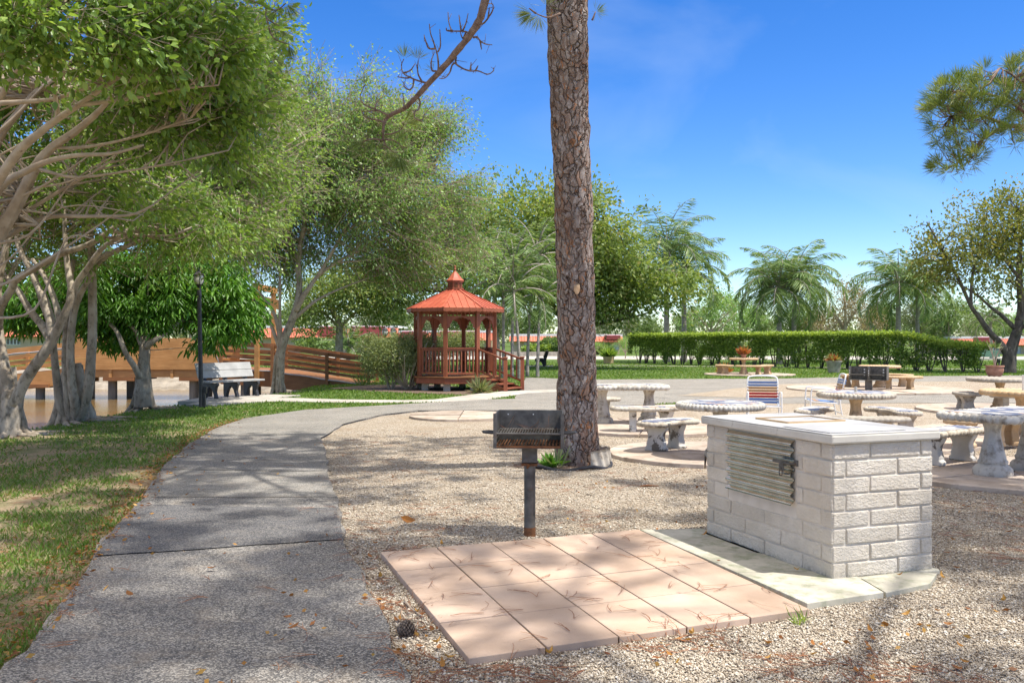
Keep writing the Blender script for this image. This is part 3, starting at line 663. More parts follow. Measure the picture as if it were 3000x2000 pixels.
def rect_bench(label, x, y, rz, w, d, mt, leg, tile, group, z=.41):
    th = thing('stone_bench', label, 'bench', (x,y,0.05), rz, group)
    top_slab(th, 'seat', rrect(w,d,.07), z-.075, z, .038, int(2*(w+d)/.08), 0, .32, mt, tile)
    for s in (-1,1): bench_leg(th, s*w*.33, 0, R(90), leg, .95, .12)
    return th
GT, GB = 'cast stone picnic tables', 'cast stone benches around the picnic tables'
def face_to(x, y, tx, ty): return math.atan2(ty-y, tx-x)+R(90)   # local -y looks at the target (inner side)
# table behind the pine trunk
rect_table('rectangular white stone table with twin pedestals half hidden by the big pine trunk', 2.0, 15.75, R(4), 1.36, .72, M['stone_white'], M['stone'], M['mosaic'], GT, .42)
curved_bench('white curved bench with worn egg carving, behind the peeling bench beside the pine', 2.22, 14.35, face_to(2.22,14.35,2.0,15.9), M['stone'], M['stone_peel'], M['mosaic'], False, GB, .70, 1.08, 1.05)
curved_bench('stone bench with peeling white paint on its legs, on the flagstone nearest the pine', 2.05, 12.0, face_to(2.05,12.0,2.75,11.2), M['stone'], M['stone_peel'], M['mosaic_blue'], False, GB, .55, .93, .95)
curved_bench('short bench glimpsed past the pine trunk under the twin pedestal table', 1.55, 16.6, face_to(1.55,16.6,2.0,15.75), M['stone'], M['stone'], None, False, GB, .55, .9, .9)
round_table('round grey mosaic table with a rope rim right behind the brick barbecue', 2.62, 11.25, R(20), .515, M['stone_white'], M['stone'], M['mosaic_blue'], True, GT)
0 and curved_bench('rope rimmed bench mostly hidden behind the brick barbecue corner', 2.35, 10.3, face_to(2.35,10.3,2.62,11.25), M['stone_white'], M['stone_white'], M['mosaic'], True, GB, .55, .93, .95, .2)
t3 = round_table('round mosaic table with rope rim and a short pipe stub at its centre', 5.17, 13.45, R(5), .525, M['stone'], M['stone_tan'], M['mosaic_blue'], True, GT)
m = MB(); m.tube([(0,0,.6),(0,0,.765)], .02, 12); m.build('umbrella_pipe', M['steel'], t3, smooth=True)
curved_bench('rope rimmed bench between the striped chairs and the table with the pipe stub', 4.66, 14.0, face_to(4.66,14.0,5.17,13.45)+R(16), M['stone'], M['stone_tan'], M['mosaic_blue'], True, GB, .66, 1.02, .95)
curved_bench('long rope rimmed bench with mosaic seat facing the grey rectangular table', 5.98, 13.85, face_to(5.98,13.85,5.17,13.45)+R(-18), M['stone'], M['stone_white'], M['mosaic_blue'], True, GB, .68, 1.04, 1.05)
curved_bench('brown egg carved bench seen just above the barbecue top', 4.86, 12.45, face_to(4.86,12.45,5.17,13.45), M['stone_grey'], M['stone_tan'], None, False, GB, .68, 1.04, 1.15)
rect_table('large rectangular blue mosaic table with egg carved rim on two white pedestals', 5.53, 9.9, R(32), 1.5, .80, M['stone_white'], M['stone_white'], M['mosaic_blue'], GT, .37)
rect_bench('rectangular blue mosaic bench with stained legs, behind the barbecue side', 5.22, 10.72, R(34), 1.02, .38, M['stone'], M['stone_peel'], M['mosaic_blue'], GB)
curved_bench('bench with one orange tan leg showing behind the blue mosaic table', 6.45, 12.4, R(20), M['stone_tan'], M['stone_tan'], None, False, GB)
t8 = round_table('tan stone table with orange pedestal and a tall pale pole through its middle', 7.98, 14.0, R(5), .56, M['stone_tan'], M['stone_tan'], None, False, GT)
m = MB(); m.tube([(.03,0,.6),(.03,0,.92)], .022, 12); m.build('umbrella_pipe', M['paint_white'], t8, smooth=True)
curved_bench('brown bench in front of the tan table with the pale pole', 7.3, 12.6, R(200), M['stone_tan'], M['stone_tan'], None, False, GB)
round_table('grey weathered round table without tiles near the terracotta pot', 10.15, 18.6, 0, .60, M['stone_grey'], M['stone_tan'], None, False, GT)
curved_bench('grey weathered bench standing alone on the worn asphalt strip', 9.55, 18.9, face_to(9.55,18.9,10.15,18.6)+R(14), M['stone_grey'], M['stone'], None, False, GB, .5, .85, .95, zb=.02)
curved_bench('small grey bench tucked before the grey weathered round table', 9.9, 17.55, face_to(9.9,17.55,10.15,18.6), M['stone_grey'], M['stone_grey'], None, False, GB, .5, .85, .9)
t6 = round_table('tan round table standing behind the double black grill', 11.35, 27.6, 0, .57, M['stone_tan'], M['stone_tan'], None, False, GT)
curved_bench('tan curved bench before the table behind the double grill', 11.45, 26.4, R(165), M['stone_tan'], M['stone_tan'], None, False, GB)
curved_bench('tan curved bench on the hedge side of the table behind the double grill', 12.1, 28.3, R(-50), M['stone_tan'], M['stone_tan'], None, False, GB)
curved_bench('tan bench partly hidden by the double black grill', 10.45, 27.7, R(95), M['stone_tan'], M['stone_tan'], None, False, GB)
t5 = round_table('small tan round table on the lawn with a red plant on it', 10.0, 38.6, 0, .58, M['stone_tan'], M['stone_tan'], None, False, GT)
curved_bench('tan curved bench at the barbecue-facing front of the lawn table', 10.05, 37.5, R(180), M['stone_tan'], M['stone_tan'], None, False, GB)
curved_bench('tan curved bench at the pine side of the lawn table', 9.0, 38.4, R(100), M['stone_tan'], M['stone_tan'], None, False, GB)
curved_bench('tan curved bench at the double grill side of the lawn table', 11.0, 38.3, R(-110), M['stone_tan'], M['stone_tan'], None, False, GB)

# ================================================================== STRIPED CHAIRS
def strap_chair(label, x, y, rz):
    th = thing('lawn_chair', label, 'chair', (x,y,.02), rz, 'striped vinyl strap lawn chairs')
    w = .27
    m = MB()
    for s in (-1,1):
        m.tube(smooth_path([(s*w,-.26,0),(s*w,-.25,.40),(s*w,-.235,.58),(s*w,-.19,.615),(s*w,.10,.60),(s*w,.20,.575),(s*w,.245,.52),(s*w,.27,.30),(s*w,.32,0)],5), .0135, 8)
        m.tube([(s*w*.97,-.25,.38),(s*w*.97,.24,.34)], .0125, 8)
    m.tube([(-w,.29,.17),(w,.29,.17)], .011, 8); m.tube([(-w,-.25,.38),(w,-.25,.38)], .0125, 8); m.tube([(-w,-.255,.20),(w,-.255,.20)], .011, 8)
    bt = [(-w*.92,.235,.32),(-w*.92,.31,.60),(-w*.92,.355,.80),(-w*.75,.372,.86),(0,.377,.875),(w*.75,.372,.86),(w*.92,.355,.80),(w*.92,.31,.60),(w*.92,.235,.32)]
    m.tube(smooth_path(bt,6), .0135, 8); m.build('frame', M['paint_white'], th, smooth=True)
    def strap(i, n, c):
        m = MB(); t = (i+.5)/n; z = .40+t*.385; yb = .245+(z-.34)*.27
        for dy, of in ((.016,0),(-.016,0)): m.beam((-w*.95,yb+dy,z),(w*.95,yb+dy,z),.004,.036,(0,-.26,1))
        m.beam((-w*.955,yb-.018,z),(-w*.955,yb+.018,z),.004,.036); m.beam((w*.955,yb-.018,z),(w*.955,yb+.018,z),.004,.036)
        m.build('back_strap', M[c], th)
    for i, c in enumerate(['strap_blue','strap_blue','strap_red','strap_red','strap_tan','strap_tan','strap_blue','strap_blue']): strap(i, 8, c)
    for i in range(9):
        y = -.21+i*.05; z = .385-(y+.25)*.08+.004; m = MB(); m.beam((-w,y,z+.012),(w,y,z+.012),.04,.004); m.beam((-w,y,z-.016),(w,y,z-.016),.04,.004)
        m.build('seat_strap', M['strap_tan' if i in (1,2) else 'strap_blue'], th)
    return th
strap_chair('striped blue, tan and red strap chair whose backrest faces us, beyond the rope rim table', 4.28, 15.2, R(-12))
strap_chair('striped strap chair seen side on, next to the table with the pipe stub', 5.72, 16.5, R(-98))

# ================================================================== DOUBLE GRILL
th = thing('double_grill', 'black double sided park grill on a short post before the hedge', 'grill', (11.0-.55,26.2,0), R(-30))
m = MB(); m.box(-.09,.09,-.09,.09,0,.36); m.build('post', M['iron'], th)
for s in (-1,1):
    m = MB(); x0, x1 = (-.52,-.005) if s < 0 else (.005,.52); z0, z1 = .34, .74
    m.box(x0,x1,.22,.23,z0,z1); m.box(x0,x0+.008,-.23,.22,z0,z1); m.box(x1-.008,x1,-.23,.22,z0,z1); m.box(x0+.008,x1-.008,-.23,.22,z0,z0+.008)
    fb = m.build('firebox', M['iron'], th)
    m = MB()
    for k in range(14): x = x0+.03+k*(x1-x0-.06)/13; m.tube([(x,-.22,.50),(x,.2,.50)], .006, 6)
    m.build('cooking_grate', M['iron'], fb)
    m = MB()
    for k in range(3):
        m.box(x0-.004,x0+.012,-.16,-.10,z0+.12+k*.07,z0+.15+k*.07); m.box(x0+.35,x0+.39,-.0+.219,.236,z0+.12+k*.08,z0+.16+k*.08)
    m.build('adjusting_slot', M['paint_white'], fb)

# ================================================================== PLANTERS
def tuft(name, c, n, L, Wd, mt, parent, spread=1.0, up=.8, segs=1):
    C = np.tile(np.array(c), (n,1))+rng.normal(size=(n,3))*np.array([.03,.03,.02])
    D = rng.normal(size=(n,3))*spread; D[:,2] = np.abs(D[:,2])*.6+up
    return leafmesh(name, C, D, L*rng.uniform(.6,1.1,n), Wd, mt, parent, fold=.06)
def pot(name, label, x, y, prof, mt, n=24, z=0):
    th = thing(name, label, 'planter', (x,y,z)); m = MB(); m.lathe(prof, n); m.build('pot', mt, th, smooth=True, ang=40); return th
c = G(2443,1092)
th = pot('planter_urn', 'grey concrete urn with a red and yellow croton before the hedge', c.x, c.y, [(.0,0),(.24,0),(.25,.04),(.27,.10),(.33,.46),(.36,.50),(.36,.56),(.30,.56),(.28,.48),(0,.48)], M['stone_grey'])
tuft('croton', (0,0,.5), 150, .42, .09, M['leaf_red'], th, 1.2, .5); tuft('green_leaves', (0,0,.48), 120, .5, .05, M['leaf_shrub'], th, 1.6, .3)
c = G(2914,1104)
th = pot('terracotta_pot', 'brown terracotta pot with a thin bare plant by the dark trunk', c.x, c.y, [(0,0),(.22,0),(.30,.14),(.34,.28),(.32,.40),(.36,.42),(.36,.47),(.29,.47),(.28,.40),(0,.40)], M['terra'])
m = MB()
for k in range(7): a = rnd.uniform(0,6.28); m.tube([(0,0,.4),(.1*math.cos(a),.1*math.sin(a),.9),(.35*math.cos(a),.35*math.sin(a),1.2+rnd.random()*.5)], [.02,.014,.006], 5)
m.build('bare_stem', M['branch'], th); tuft('sparse_leaves', (0,0,1.2), 50, .3, .07, M['leaf_far'], th, 1.2, .3)
c = G(1783,1065)
th = pot('fern_pot', 'tan tub with a spreading dark fern on the lawn near the hedge end', c.x, c.y, [(0,0),(.30,0),(.36,.45),(.30,.47),(0,.44)], M['stone_tan'])
tuft('fern', (0,0,.45), 320, .8, .10, M['leaf_ficus'], th, 1.5, .55)
th = pot('flower_pot', 'small pot with orange foliage standing on the lawn table', 10.0, 38.6, [(0,0),(.09,0),(.13,.16),(.10,.17),(0,.16)], M['terra'], z=.735)
tuft('orange_foliage', (0,0,.15), 130, .42, .10, M['leaf_red'], th, 1.0, .9)
th = thing('red_bromeliad', 'dark red leafy plant growing under the lawn table by the hedge', 'plant', (9.5,39.9,0))
tuft('foliage', (0,0,.05), 120, .5, .1, M['leaf_red'], th, 1.2, .5)
# ================================================================== GAZEBO
GX, GY = -1.75, 27.45
th = thing('gazebo', 'red stained octagonal wooden gazebo with coral metal roof and cupola', 'gazebo', (GX,GY,0))
RG, A0 = 1.237, -9.3
def gv(k, r=RG, z=0): a = R(A0+45*k); return Vector((r*math.sin(a), -r*math.cos(a), z))
ZD, ZR, ZE = .43, 1.27, 2.40
m = MB(); m.prism([tuple(gv(k,1.36)[:2]) for k in range(8)], .225, ZD-.03); m.build('deck_skirt', M['gaz'], th, bevel=.01)
m = MB(); m.prism([tuple(gv(k,1.41)[:2]) for k in range(8)], ZD-.03, ZD); m.build('deck', M['bridge_dk'], th, bevel=.006)
m = MB()
for k in range(8): p = gv(k,1.05); m.box(p.x-.1,p.x+.1,p.y-.1,p.y+.1,-.1,.225)
m.build('footing', M['concrete'], th)
for k in range(8):
    p = gv(k); m = MB()
    a = R(A0+45*k); u = Vector((math.cos(a), math.sin(a))); w_ = Vector((math.sin(a), -math.cos(a))); q = .058
    m.prism([tuple(Vector((p.x,p.y))+u*q*i+w_*q*j) for i, j in ((-1,-1),(-1,1),(1,1),(1,-1))][::-1], ZD, ZE+.02)
    m.build('post', M['gaz'], th, bevel=.006)
def span(k): return gv(k), gv((k+1)%8)
for k in range(8):
    a, b = span(k); d = (b-a).normalized(); L = (b-a).length; up = Vector((0,0,1))
    # frieze with spindles and brackets
    m = MB(); m.beam(a+up*2.20, b+up*2.20, .045, .04); m.beam(a+up*(ZE-.03), b+up*(ZE-.03), .05, .10)
    n = 8
    for i in range(1,n): q = a+d*(L*i/n); m.tube([q+up*2.21, q+up*2.36], .013, 6)
    fr = m.build('frieze', M['gaz'], th)
    for s, o_, dd in ((1,a,d),(-1,b,-d)):
        m = MB(); prof = [(.055,2.185),(.40,2.185),(.40,2.15),(.33,2.15),(.27,2.10),(.22,2.11),(.18,2.02),(.13,1.97),(.145,1.91),(.10,1.88),(.055,1.83)]
        nn = dd.cross(up)*.018
        vs = [o_+dd*x+up*z-nn for x,z in prof]+[o_+dd*x+up*z+nn for x,z in prof]; c_ = len(prof)
        m.add(vs, [tuple(range(c_)), tuple(range(2*c_-1,c_-1,-1))]+[(i,(i+1)%c_,c_+(i+1)%c_,c_+i) for i in range(c_)]); m.build('bracket', M['gaz'], th)
    if k != 1:
        m = MB(); m.beam(a+up*ZR, b+up*ZR, .09, .035); m.beam(a+up*(ZR-.05), b+up*(ZR-.05), .04, .05); m.beam(a+up*(ZD+.10), b+up*(ZD+.10), .04, .06)
        for i in range(1,8): q = a+d*(L*i/8); m.beam(q+up*(ZD+.10), q+up*(ZR-.05), .035, .035, d)
        m.build('railing', M['gaz'], th)
m = MB(); RE, RT = 1.53, .26; ZT = 3.03; ze = 2.46
poly = [gv(k,RE,ze) for k in range(8)]; topv = [gv(k,RT,ZT) for k in range(8)]
polyb = [gv(k,RE,ze-.02) for k in range(8)]; topb = [gv(k,RT,ZT-.04) for k in range(8)]
m.add(poly+topv, [(k,(k+1)%8,8+(k+1)%8,8+k) for k in range(8)]); m.add(polyb+topb, [(k,8+k,8+(k+1)%8,(k+1)%8) for k in range(8)])
m.add(poly+polyb, [(k,8+k,8+(k+1)%8,(k+1)%8) for k in range(8)])
for k in range(8):   # standing seams and hip caps
    m.beam(gv(k,RE+.01,ze+.008), gv(k,RT,ZT+.012), .06, .022)
    e0, e1, t0, t1 = gv(k,RE,ze), gv((k+1)%8,RE,ze), gv(k,RT,ZT), gv((k+1)%8,RT,ZT)
    for i in range(1,6):
        f = i/6; lo = e0.lerp(e1,f); mid = (t0+t1)/2
        s_ = 1-abs(f-.5)*1.55; hi = lo.lerp(lo+(mid-(e0+e1)/2), max(.15,s_)); m.beam(lo+Vector((0,0,.008)), hi+Vector((0,0,.008)), .018, .022)
roof = m.build('roof', M['gazroof'], th)
m = MB()
for k in range(8):   # scalloped fascia
    a, b = gv(k,RE-.012), gv((k+1)%8,RE-.012); d = b-a; nn = d.normalized().cross(Vector((0,0,1)))*.013; up = Vector((0,0,1)); N_ = 40
    lo = [(ZE-.035-.022*abs(math.sin(math.pi*6*i/N_))) for i in range(N_+1)]
    vs = [a+d*(i/N_)+up*lo[i]-nn for i in range(N_+1)]+[a+d*(i/N_)+up*(ze-.005)-nn for i in range(N_+1)]
    vs += [v+nn*2 for v in vs]; q = N_+1; fs = []
    for i in range(N_): fs += [(i,i+1,q+i+1,q+i),(2*q+i,3*q+i,3*q+i+1,2*q+i+1),(i,2*q+i,2*q+i+1,i+1)]
    m.add(vs, fs)
m.build('fascia', M['gaz'], th)
m = MB(); m.prism([tuple(gv(k,.25)[:2]) for k in range(8)], ZT-.05, 3.09); m.prism([tuple(gv(k,.275)[:2]) for k in range(8)], 3.06, 3.10); m.prism([tuple(gv(k,.225)[:2]) for k in range(8)], 3.10, 3.29); m.prism([tuple(gv(k,.27)[:2]) for k in range(8)], 3.285, 3.325)
cup = m.build('cupola', M['gaz'], th)
m = MB(); dark = []
for k in range(8):
    a, b = gv(k,.227), gv((k+1)%8,.227); d = (b-a).normalized(); L = (b-a).length; c = (a+b)/2; nn = d.cross(Vector((0,0,1)))
    for i in range(4): m.beam(c-d*L*.28+Vector((0,0,3.135+.034*i))+nn*.008, c+d*L*.28+Vector((0,0,3.135+.034*i))+nn*.008, .012, .018)
m.build('louvre', M['rust'], cup)
m = MB(); m.lathe([(0,3.30),(.285,3.325),(.285,3.335),(.20,3.41),(.12,3.52),(.05,3.60),(0,3.61)], 8); q = m.build('cupola_roof', M['gazroof'], cup); q.rotation_euler = (0,0,R(A0-90))
m = MB(); m.lathe([(0,3.58),(.05,3.60),(.028,3.64),(.03,3.66),(.045,3.69),(.03,3.715),(.022,3.725),(.038,3.755),(.03,3.785),(0,3.80)], 14); m.build('finial', M['gaz'], cup, smooth=True)
# stairs
a, b = span(1); d = (b-a).normalized(); dr = Vector((.9,-.43,0)).normalized(); L = (b-a).length
m = MB()
for i in range(3):
    z = ZD-.12*(i+1)+.02; o_ = dr*(.13+.27*i); m.beam(a+o_+dr*.14+Vector((0,0,z)), b+o_+dr*.14+Vector((0,0,z)), .29, .035)
    m.beam(a+o_+dr*.02+Vector((0,0,z-.06)), b+o_+dr*.02+Vector((0,0,z-.06)), .02, .12)
m.build('stair', M['gaz'], th)
for o_ in (a,b):
    m = MB(); e = o_+dr*.93
    m.beam(o_+dr*.05+Vector((0,0,.28)), e+Vector((0,0,-.02)), .04, .22); m.build('stringer', M['gaz'], th)
    m = MB(); m.beam(o_+Vector((0,0,1.25)), e+Vector((0,0,.93)), .07, .05); m.beam(o_+Vector((0,0,.62)), e+Vector((0,0,.28)), .05, .05)
    for i in range(1,5): f = i/5; q = o_.lerp(e,f); m.beam(q+Vector((0,0,.62-.34*f)), q+Vector((0,0,1.24-.32*f)), .035, .035, d)
    m.build('stair_rail', M['gaz'], th)
    m = MB(); s_ = .058; m.box(e.x-s_,e.x+s_,e.y-s_,e.y+s_,-.05,.94); m.box(e.x-s_*.8,e.x+s_*.8,e.y-s_*.8,e.y+s_*.8,.93,.98)
    m.box(e.x-s_*1.05,e.x+s_*1.05,e.y-s_*1.05,e.y+s_*1.05,.955,.968); m.box(e.x-s_*1.25,e.x+s_*1.25,e.y-s_*1.25,e.y+s_*1.25,.98,1.02); m.build('newel_post', M['gaz'], th, bevel=.006)
# inner bench of the gazebo
m = MB()
for k in (3,4,5): m.beam(gv(k,1.02,.86), gv((k+1)%8,1.02,.86), .32, .04)
m.build('seat', M['gaz'], th)

# ================================================================== BOARDWALK BRIDGE
th = thing('boardwalk_bridge', 'honey coloured wooden footbridge arching over the pond on pilings', 'bridge', (-12,32,0))
OX, OY = 12, -32
def bz(x):   # deck height along world x
    return np.interp(x, [-30,-22,-18.5,-15.8,-10.4,-8.5,-5.6,-4.6], [-.25,-.1,.22,.52,.52,.42,.02,-.02])
def by(x): return np.interp(x, [-30,-18,-10,-4.6],[33.2,32.2,32.0,31.2])
def bp(x, z, dy=0): return (x+OX, by(x)+dy+OY, z)
st = [-30,-26,-22,-20.2,-18.5,-17.2,-15.8]; sr = [-10.4,-9.4,-8.5,-7.5,-6.5,-5.6,-4.8]
m = MB(); full = st+[-14,-12]+sr
for a, b in zip(full[:-1], full[1:]):
    m.beam(bp(a,bz(a)-.03,1.0), bp(b,bz(b)-.03,1.0), 2.0, .06)
m.build('deck', M['bridge_dk'], th)
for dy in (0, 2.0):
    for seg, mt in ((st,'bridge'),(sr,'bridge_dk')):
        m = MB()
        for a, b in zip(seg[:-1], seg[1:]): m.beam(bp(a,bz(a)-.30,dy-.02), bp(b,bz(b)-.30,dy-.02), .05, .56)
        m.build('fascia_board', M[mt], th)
        m = MB()
        for a, b in zip(seg[:-1], seg[1:]):
            for h in (.22,.42,.62): m.beam(bp(a,bz(a)+h,dy-.02), bp(b,bz(b)+h,dy-.02), .04, .10)
            m.beam(bp(a,bz(a)+.86,dy-.02), bp(b,bz(b)+.86,dy-.02), .05, .13)
        m.build('rail', M[mt], th)
        for x in seg[::2] if seg is st else seg[:-1:2]+[-5.0]:
            m = MB(); m.beam(bp(x,bz(x)-.55,dy-.075), bp(x,bz(x)+.90,dy-.075), .11, .10, (0,1,0)); m.build('rail_post', M[mt], th, bevel=.006)
m = MB()
for i in range(9):   # solid boarded middle
    z0 = .46+i*.125; m.box(-15.8+OX,-10.4+OX,31.90+OY,31.94+OY,z0,z0+.12)
m.build('side_panel', M['bridge'], th)
m = MB()
for i in range(9): z0 = .46+i*.125; m.box(-15.8+OX,-10.4+OX,34.06+OY,34.10+OY,z0,z0+.12)
m.build('side_panel', M['bridge'], th)
m = MB(); m.box(-15.9+OX,-10.3+OX,31.98+OY,32.06+OY,.18,.455); m.box(-15.9+OX,-10.3+OX,33.9+OY,33.98+OY,.18,.455)
for x in (-15.5,-14.4,-13.3,-12.2,-11.1): m.box(x+OX,x+.1+OX,31.93+OY,31.975+OY,.15,.455)
m.build('edge_beam', M['bridge'], th)
m = MB(); m.box(-14.6+OX,-13.5+OX,31.9+OY,34.0+OY,.05,.18); m.box(-17.6+OX,-16.6+OX,32.0+OY,34.0+OY,-.2,-.07); m.box(-11.9+OX,-11.1+OX,31.95+OY,34.0+OY,.05,.18); m.build('cross_beam', M['bridge_dk'], th)
for x, dy in ((-14.45,.25),(-14.45,1.8),(-17.1,.25),(-17.1,1.8),(-16.0,.25),(-16.0,1.8),(-11.5,.3),(-11.5,1.8),(-9.6,.25),(-9.6,1.7),(-21,.3),(-8.4,.25)):
    m = MB(); m.tube([bp(x,-2.0,dy), bp(x,bz(x)-.36,dy)], .16, 12, .03); m.build('piling', M['pile'], th, smooth=True)
m = MB(); pts = []
for i in range(60):
    x = -26+i*(21.0/59); z = bz(x)+(.72 if x < -15.8 else (.74 if x < -10.6 else -.02)); pts.append(bp(x, z+.012*math.sin(i*1.7), -.10))
m.tube(smooth_path(pts,3), .022, 6); m.build('cable', M['cable'], th, smooth=True)
# entry posts with beam
for x, dy in ((-9.05,-.12),(-9.05,2.1)):
    m = MB(); p = Vector(bp(x,bz(x)-.5,dy)); m.beam(p, p+Vector((0,0,3.55)), .16, .16, (0,1,0)); m.build('gate_post', M['bridge'], th, bevel=.008)
m = MB(); m.beam(bp(-9.05,bz(-9.05)+2.95,-.5), bp(-9.05,bz(-9.05)+2.95,2.5), .10, .22); m.beam(bp(-9.3,bz(-9)+2.55,-.2), bp(-8.2,bz(-9)+2.3,-.2), .06, .34); m.build('gate_beam', M['bridge'], th)
# sign
sp = Vector((-8.98, by(-9.05)-.235, 0)); zc = H-(958-HY)/F*sp.y
th = thing('notice_sign', 'small white no fishing notice with red and dark letters on the orange post', 'sign', (sp.x,sp.y,zc))
m = MB(); m.box(-.085,.085,-.006,.006,-.12,.12); m.build('sign_panel', M['paint_white'], th, bevel=.003)
def text(body, size, x, z, mt, parent, y=-.008):
    cu = bpy.data.curves.new('lettering','FONT'); cu.body = body; cu.size = size; cu.align_x = 'CENTER'; cu.align_y = 'CENTER'; cu.extrude = .001; cu.offset = .0012
    t_ = bpy.data.objects.new('lettering', cu); COL.objects.link(t_); me = bpy.data.meshes.new_from_object(t_); bpy.data.objects.remove(t_)
    me.materials.clear(); o = link('lettering', me, mt, parent); o.location = (x,y,z); o.rotation_euler = (R(90),0,0); return o
text('NO FISHING', .030, 0, .065, M['redtext'], th); text('FROM THE', .034, 0, .0, M['blacktext'], th); text('BRIDGE', .042, 0, -.065, M['redtext'], th)

# ================================================================== PARK BENCHES
def park_bench(name, label, x, y, z, rz, L, pl, nleg, slats):
    th = thing(name, label, 'bench', (x,y,z), rz, 'park benches')
    prof = [(-.30,0),(-.20,0),(-.19,.06),(-.13,.20),(-.03,.29),(.07,.20),(.13,.06),(.14,0),(.25,0),(.27,.10),(.27,.34),(.36,.62),(.42,.84),(.37,.86),(.30,.82),(.22,.56),(.17,.40),(-.16,.38),(-.30,.40),(-.33,.34),(-.27,.28),(-.24,.16)]
    for i in range(nleg):
        x0 = -L/2+.22+(L-.44)*i/(nleg-1); m = MB()
        Mx = Matrix(((0,0,1,x0),(1,0,0,0),(0,1,0,0),(0,0,0,1))); m.prism(prof, -.04, .04, Mx); m.build('leg', M['cast'], th, bevel=.012)
    m = MB(); n = 3 if slats else 2
    for i in range(n):
        y0 = -.29+i*.46/n; m.box(-L/2,L/2,y0,y0+.46/n-.012,.40,.445)
    m.build('seat', pl, th, bevel=.006)
    m = MB()
    for i in range(n):
        t0 = i/n; t1 = (i+1)/n; a = Vector((0,.185,.50)); b = Vector((0,.335,.89)); p = a.lerp(b,(t0+t1)/2); dv = (b-a).normalized()
        m.beam(Vector((-L/2,p.y,p.z)), Vector((L/2,p.y,p.z)), .04, .425/n-.012, dv)
    m.build('backrest', pl, th, bevel=.006)
    return th
bx = G(680,1166); bench_o = (bx.x, bx.y)
park_bench('park_bench', 'long pale grey plank bench on black arched legs beside the lamp post', -7.35, 23.4, .03, R(56), 1.75, M['planks_grey'], 3, False)
m = MB(); m.prism(gp([(520,1178),(600,1166),(800,1158),(880,1160),(760,1172),(600,1182)]), -.06, .03); struct('bench_slab', m, M['concrete'], bevel=.006)
b2 = G(1585,1073)
park_bench('park_bench', 'brown plank bench seen side on at the road beyond the gazebo', b2.x, b2.y, .03, R(-96), 1.5, M['planks_brown'], 2, True)
m = MB(); m.prism([(b2.x-.7,b2.y-.9),(b2.x+.7,b2.y-.9),(b2.x+.7,b2.y+.9),(b2.x-.7,b2.y+.9)], -.05, .03); struct('bench_slab', m, M['concrete'])
b3 = G(2895,1071)
park_bench('park_bench', 'dark green bench glimpsed behind the terracotta pot', b3.x, b3.y, .0, R(-5), 1.5, mat('green_plank',(.03,.10,.06),(.05,.14,.09),4,.5), 2, True)

# ================================================================== LAMP POSTS
def lantern(th, x, y, z, s=1.0):
    m = MB(); m.lathe([(0,z-.05),(.045*s,z-.05),(.06*s,z-.02),(.085*s,z),(.09*s,z+.02),(0,z+.02)], 12, (x,y,0))
    m.lathe([(0,z+.27*s),(.155*s,z+.27*s),(.16*s,z+.285*s),(.10*s,z+.34*s),(.05*s,z+.38*s),(.045*s,z+.40*s),(.02*s,z+.41*s),(.018*s,z+.45*s),(0,z+.50*s)], 12, (x,y,0))
    for k in range(6):
        a = 2*math.pi*k/6; pr = [(.088,.015),(.13,.07),(.147,.15),(.14,.22),(.13,.275)]
        m.tube([(x+r*s*math.cos(a), y+r*s*math.sin(a), z+q*s) for r,q in pr], .009*s, 6)
    m.lathe([(.10*s,z+.06*s),(.147*s,z+.06*s),(.147*s,z+.075*s),(.10*s,z+.075*s)], 12, (x,y,0)) if False else None
    ln = m.build('lantern_cage', M['cast'], th, smooth=True)
    m = MB(); m.lathe([(0,z+.02*s),(.083*s,z+.02*s),(.12*s,z+.07*s),(.136*s,z+.15*s),(.128*s,z+.22*s),(.12*s,z+.27*s),(0,z+.27*s)], 16, (x,y,0)); m.build('lamp_glass', M['glass'], ln, smooth=True)
lp = G(590,1193)
th = thing('street_lamp', 'tall black lamp post with one glass lantern on the lawn beside the grey bench', 'lamp post', (lp.x,lp.y,-.05), R(0))
m = MB(); m.tube([(0,0,0),(0,0,2.62)], [.050,.047], 16); m.tube([(0,0,2.55),(0,0,2.66),(0,0,2.70)], [.055,.05,.035], 16); m.build('pole', M['cast'], th, smooth=True)
m = MB(); m.lathe([(0,2.66),(.04,2.66),(.05,2.70),(.03,2.74),(.04,2.79),(0,2.79)], 14); m.build('collar', M['cast'], th, smooth=True)
lantern(th, 0, 0, 2.80, .80)
m = MB(); m.box(.052,.10,-.04,.04,.06,.36); m.tube([(.075,0,0),(.075,0,.1)], .018, 8); m.box(.06,.13,-.035,.035,.36,.52); m.build('outlet_box', M['cast'], th, bevel=.008)
th.rotation_euler = (0, R(-1.1), 0)
dl = P(1140,1000,33); th = thing('twin_lamp', 'black lamp post with two lanterns rising behind the clipped shrub', 'lamp post', (dl.x,dl.y,0))
m = MB(); m.tube([(0,0,0),(0,0,1.55)], [.05,.04], 12)
for s in (-1,1): m.tube(smooth_path([(0,0,1.55),(s*.10,0,1.5),(s*.15,0,1.55),(s*.15,0,1.62)],5), .016, 8)
m.build('pole', M['cast'], th, smooth=True)
for s in (-1,1): lantern(th, s*.15+(.0), 0, 1.67, .75)

